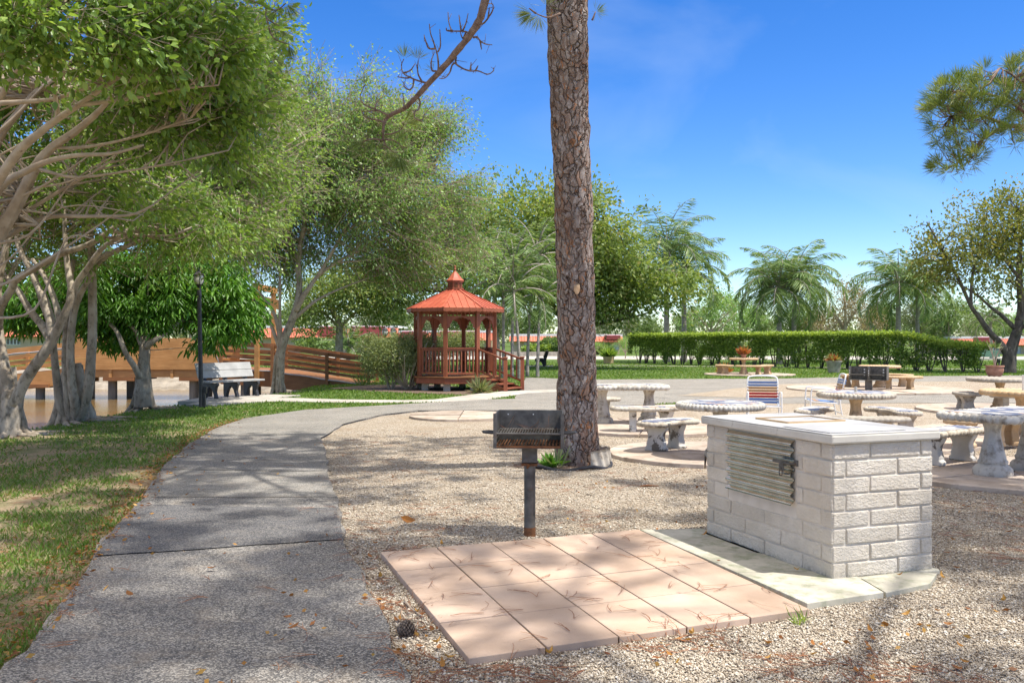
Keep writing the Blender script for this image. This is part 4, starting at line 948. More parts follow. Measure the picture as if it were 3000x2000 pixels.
# ================================================================== VILLAS BEHIND
def villa(label, x0, x1, Y, zr, ze, z0=-.3, wins=(), dark=None, depth=9, name='villa'):
    """low flat roofed villa: cream wall, sloping red tile skirt, white parapet"""
    th = thing(name, label, 'house', ((x0+x1)/2, Y, 0)); ox = (x0+x1)/2
    m = MB(); m.box(x0-ox,x1-ox,0,depth,z0,ze+.15); wl = m.build('wall', M['wall'], th)
    m = MB(); n = int((x1-x0)/.28); zt = zr-.25
    vs = []
    for i in range(n*2+1):
        x = x0-ox-.3+(x1-x0+.6)*i/(n*2); w = .05*(i%2); vs += [(x,-.75-w,ze-.02+w*.5),(x,-.42-w,ze+(zt-ze)*.5+w),(x,-.1-w,zt+w)]
    m.add(vs, [(3*i+j,3*i+3+j,3*i+4+j,3*i+1+j) for i in range(n*2) for j in (0,1)])
    m.box(x0-ox-.3,x1-ox+.3,-.7,0,ze-.06,ze-.03)
    rf = m.build('roof', M['tile'], th)
    m = MB(); m.box(x0-ox-.3,x1-ox+.3,-.18,depth,zr-.25,zr); m.build('parapet', M['paint_white'], rf)
    if dark:
        for a, b in dark: m = MB(); m.box(a-ox,b-ox,-.80,-.10,ze+.25,zr-.27); m.box(a-ox,b-ox,-.82,-.1,zr-.27,zr-.12); m.build('gable_band', M['tile_dk'], rf)
    for a, b, c, d in wins:
        m = MB(); m.box(a-ox,b-ox,-.06,.02,c,d); wf = m.build('window', M['paint_white'], th)
        m = MB(); k = 4
        for i in range(k): w = (b-a)/k; m.box(a-ox+w*i+.05,a-ox+w*(i+1)-.05,-.075,-.055,c+.06,d-.06)
        m.build('pane', M['pane'], wf)
    return th
def zz(py, Y): return H-(py-HY)/F*Y
Y1 = 105.0
w = lambda a,b,c,d,Y: (XX(a,Y),XX(b,Y),zz(d,Y),zz(c,Y))
villa('long low villa with coral tile skirt roof behind the footbridge ramp', XX(640,Y1), XX(1160,Y1), Y1, zz(954,Y1), zz(988,Y1), wins=[w(860,882,990,1002,Y1),w(905,935,990,1010,Y1),w(1042,1056,992,1016,Y1)], dark=[(XX(940,Y1),XX(1018,Y1)),(XX(1030,Y1),XX(1130,Y1))])
Y2 = 100.0
villa('low villa with red roof seen through the gazebo openings', XX(1175,Y2), XX(1440,Y2), Y2, zz(968,Y2), zz(996,Y2), wins=[w(1390,1405,998,1016,Y2)], dark=[(XX(1180,Y2),XX(1250,Y2)),(XX(1290,Y2),XX(1400,Y2))])
villa('low villa with red roof standing between the gazebo palms and the pine trunk', XX(1500,Y2), XX(1660,Y2), Y2, zz(978,Y2), zz(999,Y2), wins=[w(1535,1550,1002,1020,Y2),w(1568,1582,1002,1020,Y2)])
Y3 = 95.0
villa('low villa with coral wall end glimpsed just past the pine trunk', XX(1690,Y3), XX(1815,Y3), Y3, zz(979,Y3), zz(1000,Y3), wins=[w(1798,1812,1003,1024,Y3)], dark=[(XX(1770,Y3),XX(1815,Y3))])
villa('low villa with maroon and red roof beyond the dark trunked tree', XX(2790,Y3), XX(3250,Y3), Y3, zz(985,Y3), zz(1010,Y3), z0=-.6, wins=[w(2905,2925,1016,1036,Y3),w(2975,2990,1016,1036,Y3)], dark=[(XX(2850,Y3),XX(2905,Y3))])
villa('pale villa wall glimpsed at the far end of the footbridge', XX(-120,80), XX(250,80), 80, zz(950,80), zz(985,80), wins=[w(20,60,990,1010,80)])

m = MB(); m.box(XX(1150,82),XX(1665,82),82,82.3,-.1,.42); o = m.build('road_wall', M['stone_grey'], None); tag(o, 'low grey kerb wall along the road behind the gazebo and palms', 'wall')
# ================================================================== VEGETATION
def crown_pts(blobs, n, rg, thr=.42, freq=.9, shell=.55):
    """clump centres in a set of ellipsoids (centre, radii), thinned by noise so that gaps open"""
    vol = np.array([b[1][0]*b[1][1]*b[1][2] for b in blobs])**.62; pr = vol/vol.sum(); out = []
    C = np.array([tuple(b[0]) for b in blobs]); Rd = np.array([b[1] for b in blobs])
    while sum(len(o) for o in out) < n:
        k = rg.choice(len(blobs), n*2, p=pr); d = nrm(rg.normal(size=(n*2,3))); r = rg.random(n*2)**(1/3); r = shell+(1-shell)*r
        p = C[k]+d*Rd[k]*r[:,None]; w = vnoise(p*freq+17.3)*.65+vnoise(p*freq*2.3+5.1)*.35
        out.append(p[w > thr])
    return np.concatenate(out)[:n]
def twig_strips(K, ax, ln, spec, parent, rg):
    """one bare twig through every leaf spray, with two side shoots"""
    mt, r = spec; n = len(K); V = []; A = K-ax*ln*1.25; Bv = K+ax*ln
    segs = [(A, Bv, r)]
    for k in range(3):
        f = rg.uniform(.25,.75,(n,1)); a = A*(1-f)+Bv*f; d = nrm(ax+rg.normal(size=(n,3))*.6); segs.append((a, a+d*ln*rg.uniform(.5,.9,(n,1)), r*.6))
    for a, b, q in segs:
        t = nrm(b-a); u = nrm(np.cross(t, rg.normal(size=(n,3)))); w = np.cross(t, u)
        for e, rr_ in ((a, q), (b, q*.45)):
            for j in range(3): an = 2.0944*j; V.append(e+(u*math.cos(an)+w*math.sin(an))*rr_)
    V = np.stack(V, 1); m6 = np.array([(0,1,4,3),(1,2,5,4),(2,0,3,5)]); Fq = np.concatenate([m6+6*i for i in range(4)]); N_ = V.shape[1]
    npmesh('twigs', V.reshape(-1,3), (Fq[None]+(np.arange(n)*N_)[:,None,None]).reshape(-1,4), mt, parent)
def foliage(name, K, nl, sig, L, Wd, mt, parent, rg, down=.35, outc=None, flat=1.0, rosette=0, spray=0.0, wind=(.55,-.1,.1), sprig=None, full=False):
    n = len(K); C = np.repeat(K, nl, 0); tr = lambda *s: np.clip(rg.normal(size=s), -1.7, 1.7); off = tr(n*nl,3)*np.array([sig,sig,sig*flat]); ax = 0
    if spray:
        cen = np.median(K, 0); ax = nrm(nrm(K-cen)*.7+rg.normal(size=(n,3))*.55+np.array(wind)); ax = np.repeat(ax, nl, 0)
        off = off*.5+ax*(tr(n*nl,1)*sig*spray)+np.array([0,0,-1.])*(np.abs(tr(n*nl,1))*sig*.35)
        if sprig: twig_strips(K, ax[::nl], sig*spray*1.7, sprig, parent, rg)
    C = C+off*(rosette or 1)
    D = nrm(rg.normal(size=(n*nl,3)))*.8+nrm(off)*.4+ax*.5; D[:,2] -= down
    if rosette: D = nrm(off*np.array([1,1,.5]))*.8; D[:,2] -= down*rg.uniform(.6,1.4,n*nl)
    cl = np.repeat(rg.random(n), nl); var = np.clip(cl*.55+rg.random(n*nl)*.45, 0, 1)
    return leafmesh(name, C, D, L*rg.uniform(.6,1.2,n*nl), Wd*rg.uniform(.7,1.15,n*nl), mt, parent, var, rg=rg, full=full)
def twigs(K, limbs, rg, frac, r0, sag=.12, lo=.35):
    """thin branches from the nearest limb to a share of the clumps"""
    m = MB(); S_ = []
    for pts, a, b in limbs:
        for i, p in enumerate(pts):
            if i/max(1,len(pts)-1) >= lo: S_.append((p.x,p.y,p.z))
    S_ = np.array(S_); sel = rg.random(len(K)) < frac
    for k in K[sel]:
        d = np.linalg.norm(S_-k, axis=1)+np.maximum(0, S_[:,2]-k[2])*1.2; j = int(np.argmin(d+rg.random(len(d))*.5)); a = Vector(S_[j]); b = Vector(k); v = b-a
        if v.length > 4.5 or v.length < .05: continue
        q = Vector(rg.normal(size=3))*v.length*.09
        m.tube([a, a+v*.35+q+Vector((0,0,sag*v.length*.5)), a+v*.7+q*.6+Vector((0,0,sag*v.length*.4)), b], [r0*min(1.3,.5+v.length*.35), r0*.7, r0*.45, r0*.2], 5)
    return m
def limb_mesh(limbs, n=10):
    m = MB()
    for pts, a, b in limbs:
        k = len(pts); m.tube(pts, [a+(b-a)*(i/(k-1))**.8 for i in range(k)], 26 if n == 16 and a > .1 else (n if a > .04 else 7), .03 if n == 16 else .05, flute=.13 if n == 16 else 0)
    return m
def L(pts, a, b, n=5): return (smooth_path([P(*p) for p in pts], n), a, b)
def roots(m, c, r, n, rg, zb=-.1, length=.9, nose=.5):
    for k in range(n):
        a = 2*math.pi*k/n+rg.uniform(-.25,.25); q = r*rg.uniform(.55,.8); l = length*rg.uniform(.6,1.3)
        pts = [(c.x+q*.55*math.cos(a), c.y+q*.55*math.sin(a), c.z+rg.uniform(.6,1.3)), (c.x+q*math.cos(a), c.y+q*math.sin(a), c.z+.30),
               (c.x+(q+.10)*math.cos(a), c.y+(q+.10)*math.sin(a), c.z+.06), (c.x+(q+l*.45)*math.cos(a+.1), c.y+(q+l*.45)*math.sin(a+.1), gz1(c.x+(q+l*.45)*math.cos(a+.1), c.y+(q+l*.45)*math.sin(a+.1))+.015),
               (c.x+(q+l)*math.cos(a+.25), c.y+(q+l)*math.sin(a+.25), gz1(c.x+(q+l)*math.cos(a+.25), c.y+(q+l)*math.sin(a+.25))-.03)]
        m.tube(smooth_path(pts,4), list(np.interp(np.linspace(0,1,17),[0,.3,.6,1],[r*.16,r*.28,r*.2,r*.08])), 7, .06)
def tree(name, label, base, limbs, blobs, nclump, nl, sig, Ls, Ws, lm, bark, seed, group=None, thr=.42, freq=.9, down=.35, flat=1.0, tw=.3, tr=.012, ntrunk=1, root=None, rosette=0, shell=.5, extra=None, twmat=None, lo=.35, spray=1.5, sprig=None, full=False):
    rg = np.random.default_rng(seed); th = thing(name, label, 'tree', (base.x, base.y, 0), 0, group)
    off = Vector((base.x, base.y, 0)); limbs = [([p-off for p in pts], a, b) for pts, a, b in limbs]
    blobs = [(Vector(c)-off, r) for c, r in blobs]
    m = limb_mesh(limbs[:ntrunk], 16)
    if root: 
        mm = MB(); roots(mm, Vector((base.x,base.y,gz1(base.x,base.y))), *root, rg); mm.v = [(x-off.x,y-off.y,z) for x,y,z in mm.v]; m.add(mm.v, mm.f)
    tk = m.build('trunk', bark, th, smooth=True, ang=0)
    K = crown_pts(blobs, nclump, rg, thr, freq, shell)
    m = limb_mesh(limbs[ntrunk:]); t = twigs(K, limbs, rg, tw, tr, lo=lo); m.add(t.v, t.f)
    if m.v: m.build('branches', twmat or bark, th, smooth=True, ang=0)
    foliage('crown', K, nl, sig, Ls, Ws, lm, th, rg, down, flat=flat, rosette=rosette, spray=0 if rosette else spray, sprig=sprig, full=full)
    if extra: extra(th, off, rg)
    return th
def B(px, py, rx, ry, Y, ry_depth=None):
    s = Y/F; c = P(px, py, Y); return (c, (rx*s, (ry_depth if ry_depth else max(rx,ry)*s*.8), ry*s))
GF = 'pale barked ficus trees along the pond bank'
# --- ficus whose trunk stands outside, its limbs sweep in
t0 = P(-170,1330,11.2)
tree('ficus_tree', 'near ficus with long pale bare limbs sweeping up over the pond bank', Vector((t0.x,t0.y,0)), [
  L([(-170,1345,11.2),(-150,1100,11.1),(-110,900,11),(-50,760,10.9),(0,680,10.8),(58,580,10.7),(103,491,10.6),(152,433,10.5),(223,384,10.3),(286,330,10.1),(330,280,9.9)],.14,.020),
  L([(-110,900,11),(-60,700,10.7),(0,553,10.4),(80,500,10.2),(150,470,10),(230,455,9.9),(330,450,9.7),(420,425,9.6)],.065,.012),
  L([(-100,820,11),(-60,640,10.4),(0,522,10),(62,437,9.8),(112,393,9.7),(170,348,9.6),(232,308,9.5),(308,254,9.4),(400,190,9.2),(500,120,9)],.072,.014),
  L([(0,303,9.8),(80,298,9.7),(160,290,9.6),(237,263,9.5),(308,254,9.4)],.03,.016),
  L([(170,344,9.6),(166,300,9.55),(161,268,9.5),(160,160,9.3)],.032,.018),
  L([(-60,560,11),(0,402,10.8),(58,326,10.7),(107,268,10.6),(156,237,10.5),(240,150,10.3)],.06,.02),
  L([(-60,60,9),(0,45,8.9),(90,36,8.8),(180,9,8.6),(280,-40,8.4)],.036,.018),
  L([(-60,420,10.2),(0,286,10),(45,210,9.9),(67,188,9.8),(130,90,9.6)],.055,.02),
  L([(-40,720,11.2),(18,692,11.1),(134,638,11),(250,634,10.9),(380,630,10.8),(450,600,10.6)],.045,.012),
  L([(0,655,11),(67,625,11),(178,558,10.9),(250,518,10.8),(330,470,10.7)],.036,.01),
  L([(150,433,10.5),(260,430,10.4),(420,395,10.2),(560,345,10)],.026,.008),
  L([(103,491,10.6),(220,520,10.5),(380,500,10.4),(540,470,10.3)],.026,.008),
  L([(232,308,9.5),(380,290,9.4),(520,262,9.2),(640,250,9.1)],.026,.008)]+[
  (lambda r_: L([(-60+r_.uniform(-20,40),y0,11-.05*i),(60+r_.uniform(-30,50),y0-r_.uniform(20,110),10.9-.05*i),(200+r_.uniform(-40,70),y0-r_.uniform(90,230),10.7+r_.uniform(-.2,.2)),(310+r_.uniform(-60,130),y0-r_.uniform(150,380),10.5+r_.uniform(-.3,.3))],r_.uniform(.014,.032),.006))(random.Random(40+i)) for i,y0 in enumerate((930,850,800,720,660,600,540,480,430))],
  [B(170,90,330,120,8.6,.9),B(470,90,230,130,9.2,.9),B(90,330,240,150,13,.8),B(470,330,230,190,11.2,.9),B(360,560,200,60,12.2,.8),B(-250,300,200,400,11.5,1.4),B(640,210,120,150,10.6,.8),B(700,70,70,90,10.4,.6),B(600,420,90,80,11,.6)],
  800, 42, .17, .105, .055, M['leaf_ficus'], M['branch'], 11, GF, thr=.50, freq=1.5, down=.35, tw=.5, tr=.013, spray=1.8, sprig=(M['branch'],.006), full=True, lo=.5)
t1 = G(32,1268)
tree('ficus_tree', 'ficus forking low into a leaning limb, roots clasping its base at the water edge', t1, [
  L([(28,1290,14.5),(30,1240,14.5),(36,1190,14.5),(40,1140,14.5)],.19,.16),
  L([(34,1190,14.5),(22,1120,14.5),(8,1060,14.6),(-4,980,14.7),(-10,900,14.8),(0,800,14.9),(30,680,15),(40,560,15)],.125,.045),
  L([(40,1185,14.45),(76,1110,14.4),(130,1033,14.3),(154,995,14.3),(186,928,14.2),(210,875,14.2),(224,833,14.2),(260,781,14.1),(295,733,14),(340,700,13.8),(420,660,13.6)],.105,.028),
  L([(-6,960,14.6),(0,905,14.3),(32,850,14.1),(48,819,14),(105,784,13.8),(178,745,13.6),(265,714,13.4),(319,678,13.3),(373,637,13.2),(420,590,13)],.075,.028),
  L([(150,1000,14.3),(125,955,14.5),(88,910,14.7),(53,851,14.9),(20,815,15)],.075,.04),
  L([(155,990,14.3),(146,930,14.4),(128,870,14.5),(116,851,14.6),(88,788,14.8),(53,718,15),(40,640,15.2)],.08,.035),
  L([(176,945,14.3),(160,880,14.4),(130,810,14.6),(95,760,14.8)],.06,.03),
  L([(212,860,14.2),(198,780,14.3),(191,700,14.4),(190,620,14.5),(205,520,14.6)],.06,.022),
  L([(300,700,13.4),(400,690,13.2),(500,690,13.1),(560,670,13)],.03,.008),
  L([(319,678,13.3),(420,690,13.2),(520,700,13.1),(590,660,13)],.024,.007)],
  [B(150,520,260,150,17,1.2),B(430,520,220,160,15.5,1.2),B(570,640,140,90,14.6,.9),B(80,740,140,80,18.5,1.2),B(300,370,300,180,15.5,1.2)],
  760, 40, .19, .095, .05, M['leaf_ficus'], M['ficus'], 12, GF, thr=.49, freq=1.2, down=.45, tw=.45, tr=.014, spray=1.8, sprig=(M['branch'],.007), full=True, root=(.24,9), lo=.4)
t2 = G(212,1222)
tree('ficus_tree', 'multi stemmed ficus with four straight pale stems rising from spreading roots', t2, [
  L([(205,1225,17.3),(180,1190,17.2),(168,1121,17.2),(158,1033,17.1),(150,960,17),(120,880,17),(100,800,17)],.10,.04),
  L([(212,1225,17.2),(203,1190,17.1),(196,1121,17),(191,1051,17),(193,980,17),(200,900,17),(206,840,17),(215,760,17)],.095,.04),
  L([(222,1225,17.2),(222,1184,17),(210,1110,16.9),(207,998,16.9),(217,910,16.9),(240,850,16.8),(260,816,16.7),(281,763,16.6),(351,728,16.4),(420,700,16.2)],.10,.03),
  L([(232,1225,17.2),(246,1190,17.1),(262,1121,17),(266,1051,17),(270,963,17),(269,823,17),(267,735,17),(262,650,17),(270,560,17)],.115,.055),
  L([(262,810,16.7),(300,760,16.8),(380,720,16.9),(470,690,17)],.06,.02),
  L([(267,735,17),(245,660,17.1),(232,600,17.2)],.06,.03)],
  [B(260,600,220,120,18,1.5),B(480,600,220,140,17.5,1.5),B(640,480,170,200,17.5,1.6),B(700,250,95,200,17,1.2),B(770,90,30,80,16.6,.4),B(790,260,50,60,17.5,.6),B(560,200,200,200,17.5,1.6),B(420,750,170,60,17,1),B(660,660,110,100,17.5,1.2),B(760,420,110,130,18,1.3),B(850,420,90,110,19,1.2),B(720,130,80,150,16.5,1),B(780,560,110,110,19,1.3)],
  1250, 46, .22, .095, .046, M['leaf_ficus'], M['ficus'], 13, GF, thr=.47, freq=1.0, down=.5, tw=.35, tr=.016, spray=1.9, sprig=(M['branch'],.008), twmat=M['branch'], ntrunk=4, root=(.38,13), lo=.45)
t3 = G(421,1190)
tree('weeping_fig', 'squat dense tree with long dark drooping leaves in front of the footbridge', t3, [
  L([(421,1192,20.2),(420,1150,20.2),(419,1103,20.2),(424,1033,20.2),(426,980,20.4),(428,920,20.8),(430,860,21.2)],.20,.06),
  L([(410,1105,20.1),(395,1075,20),(368,1033,19.9),(344,974,20.1),(316,945,20.4),(250,900,20.8)],.085,.03),
  L([(414,1010,20.2),(393,963,20.2),(361,938,20.6),(320,900,21)],.06,.025),
  L([(430,1015,20.1),(455,995,20),(484,977,20.6),(540,930,21.2),(600,880,21.6)],.075,.025),
  L([(424,1010,20.2),(440,960,20.7),(470,900,21.2)],.06,.03)],
  [B(430,840,180,100,21,1.0),B(430,930,90,50,20.6,.5),B(590,860,140,110,21.9,1.2),B(330,850,110,120,20.8,1.2),B(690,920,75,75,22,.8),B(600,970,120,55,21.6,.8),B(210,870,110,110,21.2,1.2),B(80,890,100,80,21.4,1.1),B(350,960,90,60,20.9,.7),B(500,780,150,70,21.8,1.1)],
  1350, 17, .30, .22, .052, M['leaf_mango'], M['ficus'], 14, None, thr=.36, freq=1.0, down=.85, tw=.05, tr=.016, root=(.24,9), full=True, rosette=.35, shell=.35, lo=.5)
t4 = G(815,1141)
tree('ficus_tree', 'tall airy ficus between the grey bench and the gazebo, trunk forking above the bridge rail', t4, [
  L([(815,1143,27.3),(818,1100,27.3),(820,1051,27.3),(830,1003,27.3),(855,939,27.2),(871,891,27.1),(877,834,27.1),(874,764,27.1),(890,660,27.1),(905,540,27.2),(930,400,27.3),(935,250,27.3)],.185,.03),
  L([(866,910,27.1),(890,865,27),(906,843,27),(932,808,27.1),(983,770,27.3),(1046,738,27.6),(1150,690,28.2),(1270,640,28.9)],.095,.02),
  L([(860,935,27.2),(903,898,27.1),(935,875,27.3),(1010,840,27.8),(1120,800,28.5)],.07,.015),
  L([(820,1020,27.3),(807,987,27.3),(785,930,27.4),(759,898,27.5),(725,850,27.6),(690,790,27.7)],.07,.02),
  L([(822,1010,27.3),(810,939,27.2),(788,891,27.2),(743,837,27.1),(700,780,27)],.075,.02),
  L([(824,1000,27.3),(820,930,27.2),(820,859,27.1),(817,764,27.1),(800,690,27),(780,600,27)],.055,.02),
  L([(874,764,27.1),(840,670,27.3),(800,540,27.5),(790,430,27.5)],.06,.02),
  L([(932,808,26.9),(1000,690,26.9),(1060,560,26.9),(1110,420,26.9)],.06,.018),
  L([(983,770,27.3),(1090,760,28),(1220,740,28.8),(1320,720,29.4)],.04,.01),
  L([(1000,690,26.9),(1130,590,27.8),(1270,500,28.8)],.04,.01)],
  [B(1000,500,230,150,27,2.2),B(860,440,150,150,27.3,2),B(1180,560,190,170,29.2,1.8),B(1080,690,200,110,28,1.6),B(925,265,30,85,27.3,.4),B(945,330,60,60,27.3,.6),B(1062,275,28,70,27,.4),B(1080,360,110,80,27,1.3),B(870,340,40,60,27.3,.5),B(1285,360,60,40,28.6,.5),B(1180,350,50,50,28,.6),B(1380,500,40,40,29.4,.5),B(840,650,160,130,27.3,1.9),B(1240,430,110,90,29,1.2),B(1200,760,150,85,29.2,1.3),B(770,740,110,110,27.3,1.4),B(1330,560,70,90,29.5,.9),B(800,330,80,90,27.5,1),B(1330,700,80,110,29.8,1),B(1000,400,180,110,27,1.8),B(960,620,200,110,27,2)],
  2300, 46, .27, .115, .05, M['leaf_fine'], M['ficus'], 15, GF, thr=.44, freq=.75, down=.6, tw=.22, tr=.019, spray=2.0, sprig=(M['branch'],.010), root=(.22,8), twmat=M['branch'], lo=.5)
# --- broad spreading tree behind
t5 = P(1690,1060,48)
tree('spreading_tree', 'huge broad crowned tree with brownish flowering tips behind the gazebo and pine', t5, [
  L([(1690,1062,48),(1690,1000,48),(1688,930,48),(1670,850,48),(1650,760,48),(1640,680,48)],.55,.2),
  L([(1690,960,48),(1580,880,47),(1400,855,46.5),(1280,850,46),(1190,850,46)],.3,.07), L([(1680,900,48),(1540,790,47),(1380,700,47)],.3,.06),
  L([(1690,950,48),(1720,850,47.5),(1780,800,47),(1900,790,46.5),(2000,800,46)],.28,.05), L([(1670,850,48),(1710,740,48),(1760,670,48)],.28,.06), L([(1690,960,48),(1720,950,47),(1780,945,46.5),(1850,930,46)],.14,.05)],
  [B(1330,650,160,110,48,4),B(1500,660,170,110,48,4.5),B(1690,660,150,110,48,4),B(1780,700,120,130,47,3.4),B(1840,780,130,80,46.5,2.6),B(1940,830,110,60,46,2),B(1420,790,190,80,46.5,3),B(1620,800,170,90,46.5,3),B(1260,760,140,110,47,3),B(1770,880,90,50,46,1.6),B(1720,620,60,50,48,2),B(1190,830,130,60,46.5,2)],
  2700, 22, .52, .27, .13, M['leaf_banyan'], M['oak'], 16, None, thr=.45, freq=.42, down=.2, flat=.35, tw=.06, tr=.05, shell=.45)
# --- dark trunked tree at the edge
t6 = G(2955,1091)
tree('olive_tree', 'dark trunked tree with sparse olive brown crown at the end of the hedge', t6, [
  L([(2953,1094,41),(2955,1060,41),(2958,1030,41),(2972,990,41),(2985,950,41),(2992,890,41),(2985,800,41),(2990,700,41),(2985,620,41)],.36,.06),
  L([(2950,1035,41),(2928,1002,40.9),(2896,970,40.8),(2868,928,40.7),(2844,895,40.6),(2805,810,40.5),(2760,730,40.4),(2715,650,40.3)],.19,.03),
  L([(2972,960,41),(2931,921,41),(2903,900,41),(2860,862,41),(2815,835,41)],.12,.03),
  L([(2985,940,41),(3010,880,41),(3050,800,41),(3090,700,41)],.2,.05), L([(2844,895,40.6),(2850,800,40.8),(2880,700,41)],.09,.03), L([(2990,820,41),(2930,740,41),(2880,660,41)],.1,.03),
  L([(2965,1000,41),(2995,960,40.6),(3040,930,40.2)],.12,.05)],
  [B(2775,710,105,110,40.6,1.8),B(2890,650,110,90,41,2),B(3000,630,110,100,41,2),B(2870,790,150,70,40.8,2),B(3080,720,130,160,41,2.2),B(2980,760,110,110,41,1.9),B(2720,760,60,80,40.4,1)],
  900, 15, .3, .19, .10, M['leaf_oak'], M['oak'], 17, None, thr=.42, freq=.6, down=.15, tw=.35, tr=.02, shell=.35)
t7 = P(995,1030,46)
tree('round_tree', 'small round green tree with a pale trunk before the coral roofed villa', t7, [
  L([(995,1050,46),(994,1000,46),(994,955,46),(985,930,46),(960,890,46)],.22,.1), L([(994,962,46),(1020,935,46),(1060,900,46)],.12,.05), L([(993,960,46),(970,935,46),(930,905,46)],.1,.04)],
  [B(950,860,100,60,46,2),B(1060,850,100,60,46,2),B(1130,880,90,55,46,1.6),B(1000,800,110,50,46,2),B(900,920,60,40,45.5,1)],
  620, 22, .42, .2, .10, M['leaf_banyan'], M['ficus'], 18, None, thr=.42, freq=.5, tw=.1, tr=.03)

# --- trees beyond the road, built as kinds and copied
def far_proto(name, label, seed, h, r, lm, bark, ncl, nl, sig, Ls, Ws, tall=1.0, thr=.44, sparse=False):
    rg = np.random.default_rng(seed); b = Vector((0,0,0)); V3 = Vector
    limbs = [(smooth_path([V3((0,0,-.3)),V3((.1,0,h*.25)),V3((0,.1,h*.5)),V3((.1,0,h*.8))],4), h*.035, h*.008)]
    for k in range(7):
        a = k*2.4; q = r*rg.uniform(.5,.85); z = h*rg.uniform(.22,.4)
        limbs.append((smooth_path([V3((0,0,z)),V3((q*.4*math.cos(a),q*.4*math.sin(a),z+h*.16)),V3((q*math.cos(a),q*math.sin(a),z+h*rg.uniform(.25,.42)))],4), h*.016, h*.004))
    bl = [(V3((r*.45*math.cos(k*2.1), r*.45*math.sin(k*2.1), h*(.52+.13*(k%3)))), (r*.62, r*.62, h*.2*tall)) for k in range(6)]+[(V3((0,0,h*.82)), (r*.5,r*.5,h*.16*tall))]
    return tree(name, label, b, limbs, bl, ncl, nl, sig, Ls, Ws, lm, bark, seed, 'trees beyond the road', thr=thr, freq=.5, tw=.25 if sparse else .08, tr=.03, shell=.35)
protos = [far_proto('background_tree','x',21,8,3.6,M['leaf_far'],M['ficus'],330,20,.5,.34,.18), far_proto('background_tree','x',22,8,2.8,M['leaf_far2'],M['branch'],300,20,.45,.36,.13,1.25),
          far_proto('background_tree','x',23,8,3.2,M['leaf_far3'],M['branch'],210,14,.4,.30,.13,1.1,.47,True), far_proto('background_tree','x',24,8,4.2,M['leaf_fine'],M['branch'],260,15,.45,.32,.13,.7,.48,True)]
used = [False]*4
def far_tree(px, top, Y, kind, rot, label, wide=1.0, zb=0.0):
    h = zz(top, Y)-zb; s = h/8.0*1.02; x = XX(px, Y)
    if not used[kind]:
        o = protos[kind]; used[kind] = True; o.location = (x,Y,zb); o.rotation_euler = (0,0,rot); o['label'] = label; o.scale = (s*wide,s*wide,s)
    else: o = dup(protos[kind], (x,Y,zb), rot, label, None, (s*wide,s*wide,s))
    return o
FT = [(-60,800,85,0,'leafy green tree beyond the far end of the footbridge rail'),(130,850,92,1,'grey green tree beyond the bridge seen between pale ficus stems'),(330,840,95,0,'green tree hidden behind the squat drooping tree'),(560,850,120,1,'grey green tree behind the footbridge gate post'),
 (660,880,125,0,'mid green tree above the gate end of the coral villa roof'),(740,868,130,1,'pale grey green tree over the coral roof behind the tall ficus'),(860,890,128,0,'green tree over the middle of the coral villa roof'),(1090,890,130,1,'grey green tree above the twin lantern lamp'),(1165,900,125,0,'green tree over the roof joint beside the gazebo'),
 (1250,885,120,1,'grey green tree seen through the gazebo frieze'),(1350,890,122,0,'green tree seen behind the gazebo posts'),(1460,880,118,1,'pale tree behind the gazebo palms'),(1560,900,115,0,'mid green tree behind the stair side palms'),
 (1765,880,112,1,'grey green tree just past the pine trunk above the villa'),(1840,905,120,1,'low grey green tree behind the hedge start'),(1905,935,115,0,'low green tree in the gap before the first palm'),(2015,905,110,1,'grey green tree between the two palm pairs'),
 (2085,838,95,3,'bright airy tree with pale branches behind the hedge'),(2165,860,98,3,'airy light green tree beside the middle palms'),(2225,905,105,0,'dark green tree under the middle palms'),(2340,890,108,0,'green tree behind the second middle palm'),(2405,905,105,2,'thin greyish twiggy tree right of the middle palms'),
 (2475,822,100,2,'tall brown twiggy tree before the far palms'),(2545,880,105,2,'brown green tree behind the far palm skirts'),(2600,890,112,0,'green tree behind the far palms'),(2700,868,100,1,'rounded grey green tree after the far palms'),(2780,880,96,0,'rounded mid green tree above the hedge step'),(2850,915,104,1,'low grey green tree above the maroon roof'),(2925,930,100,0,'green tree above the maroon villa roof'),(3010,905,98,3,'airy tree behind the dark trunk'),(3090,900,100,0,'green tree past the dark trunk')]
for i, (px, top, Y, k, lab) in enumerate(FT): far_tree(px, top, Y, k, i*1.3, lab, rnd.uniform(.85,1.15))
# small garden tree in front of the villa by the hedge
far_tree(1832,985,72,3,.5,'small yellow green garden tree before the hedge end and villa',.9)
far_tree(1740,1000,78,3,1.9,'tiny garden tree at the coral wall end of the villa',.9)

# --- far treeline that reads as one mass
K = np.stack([rng.uniform(-150,230,2600), rng.uniform(190,215,2600), rng.uniform(0,6.6,2600)], 1); K[:,2] *= .72+.5*vnoise(K*np.array([.05,0,0])+3)
o = foliage('distant_woods', K, 9, 1.0, 1.3, .7, M['leaf_far2'], None, rng); tag(o, 'hazy grey green line of far trees behind the villas', 'woods', kind='stuff')

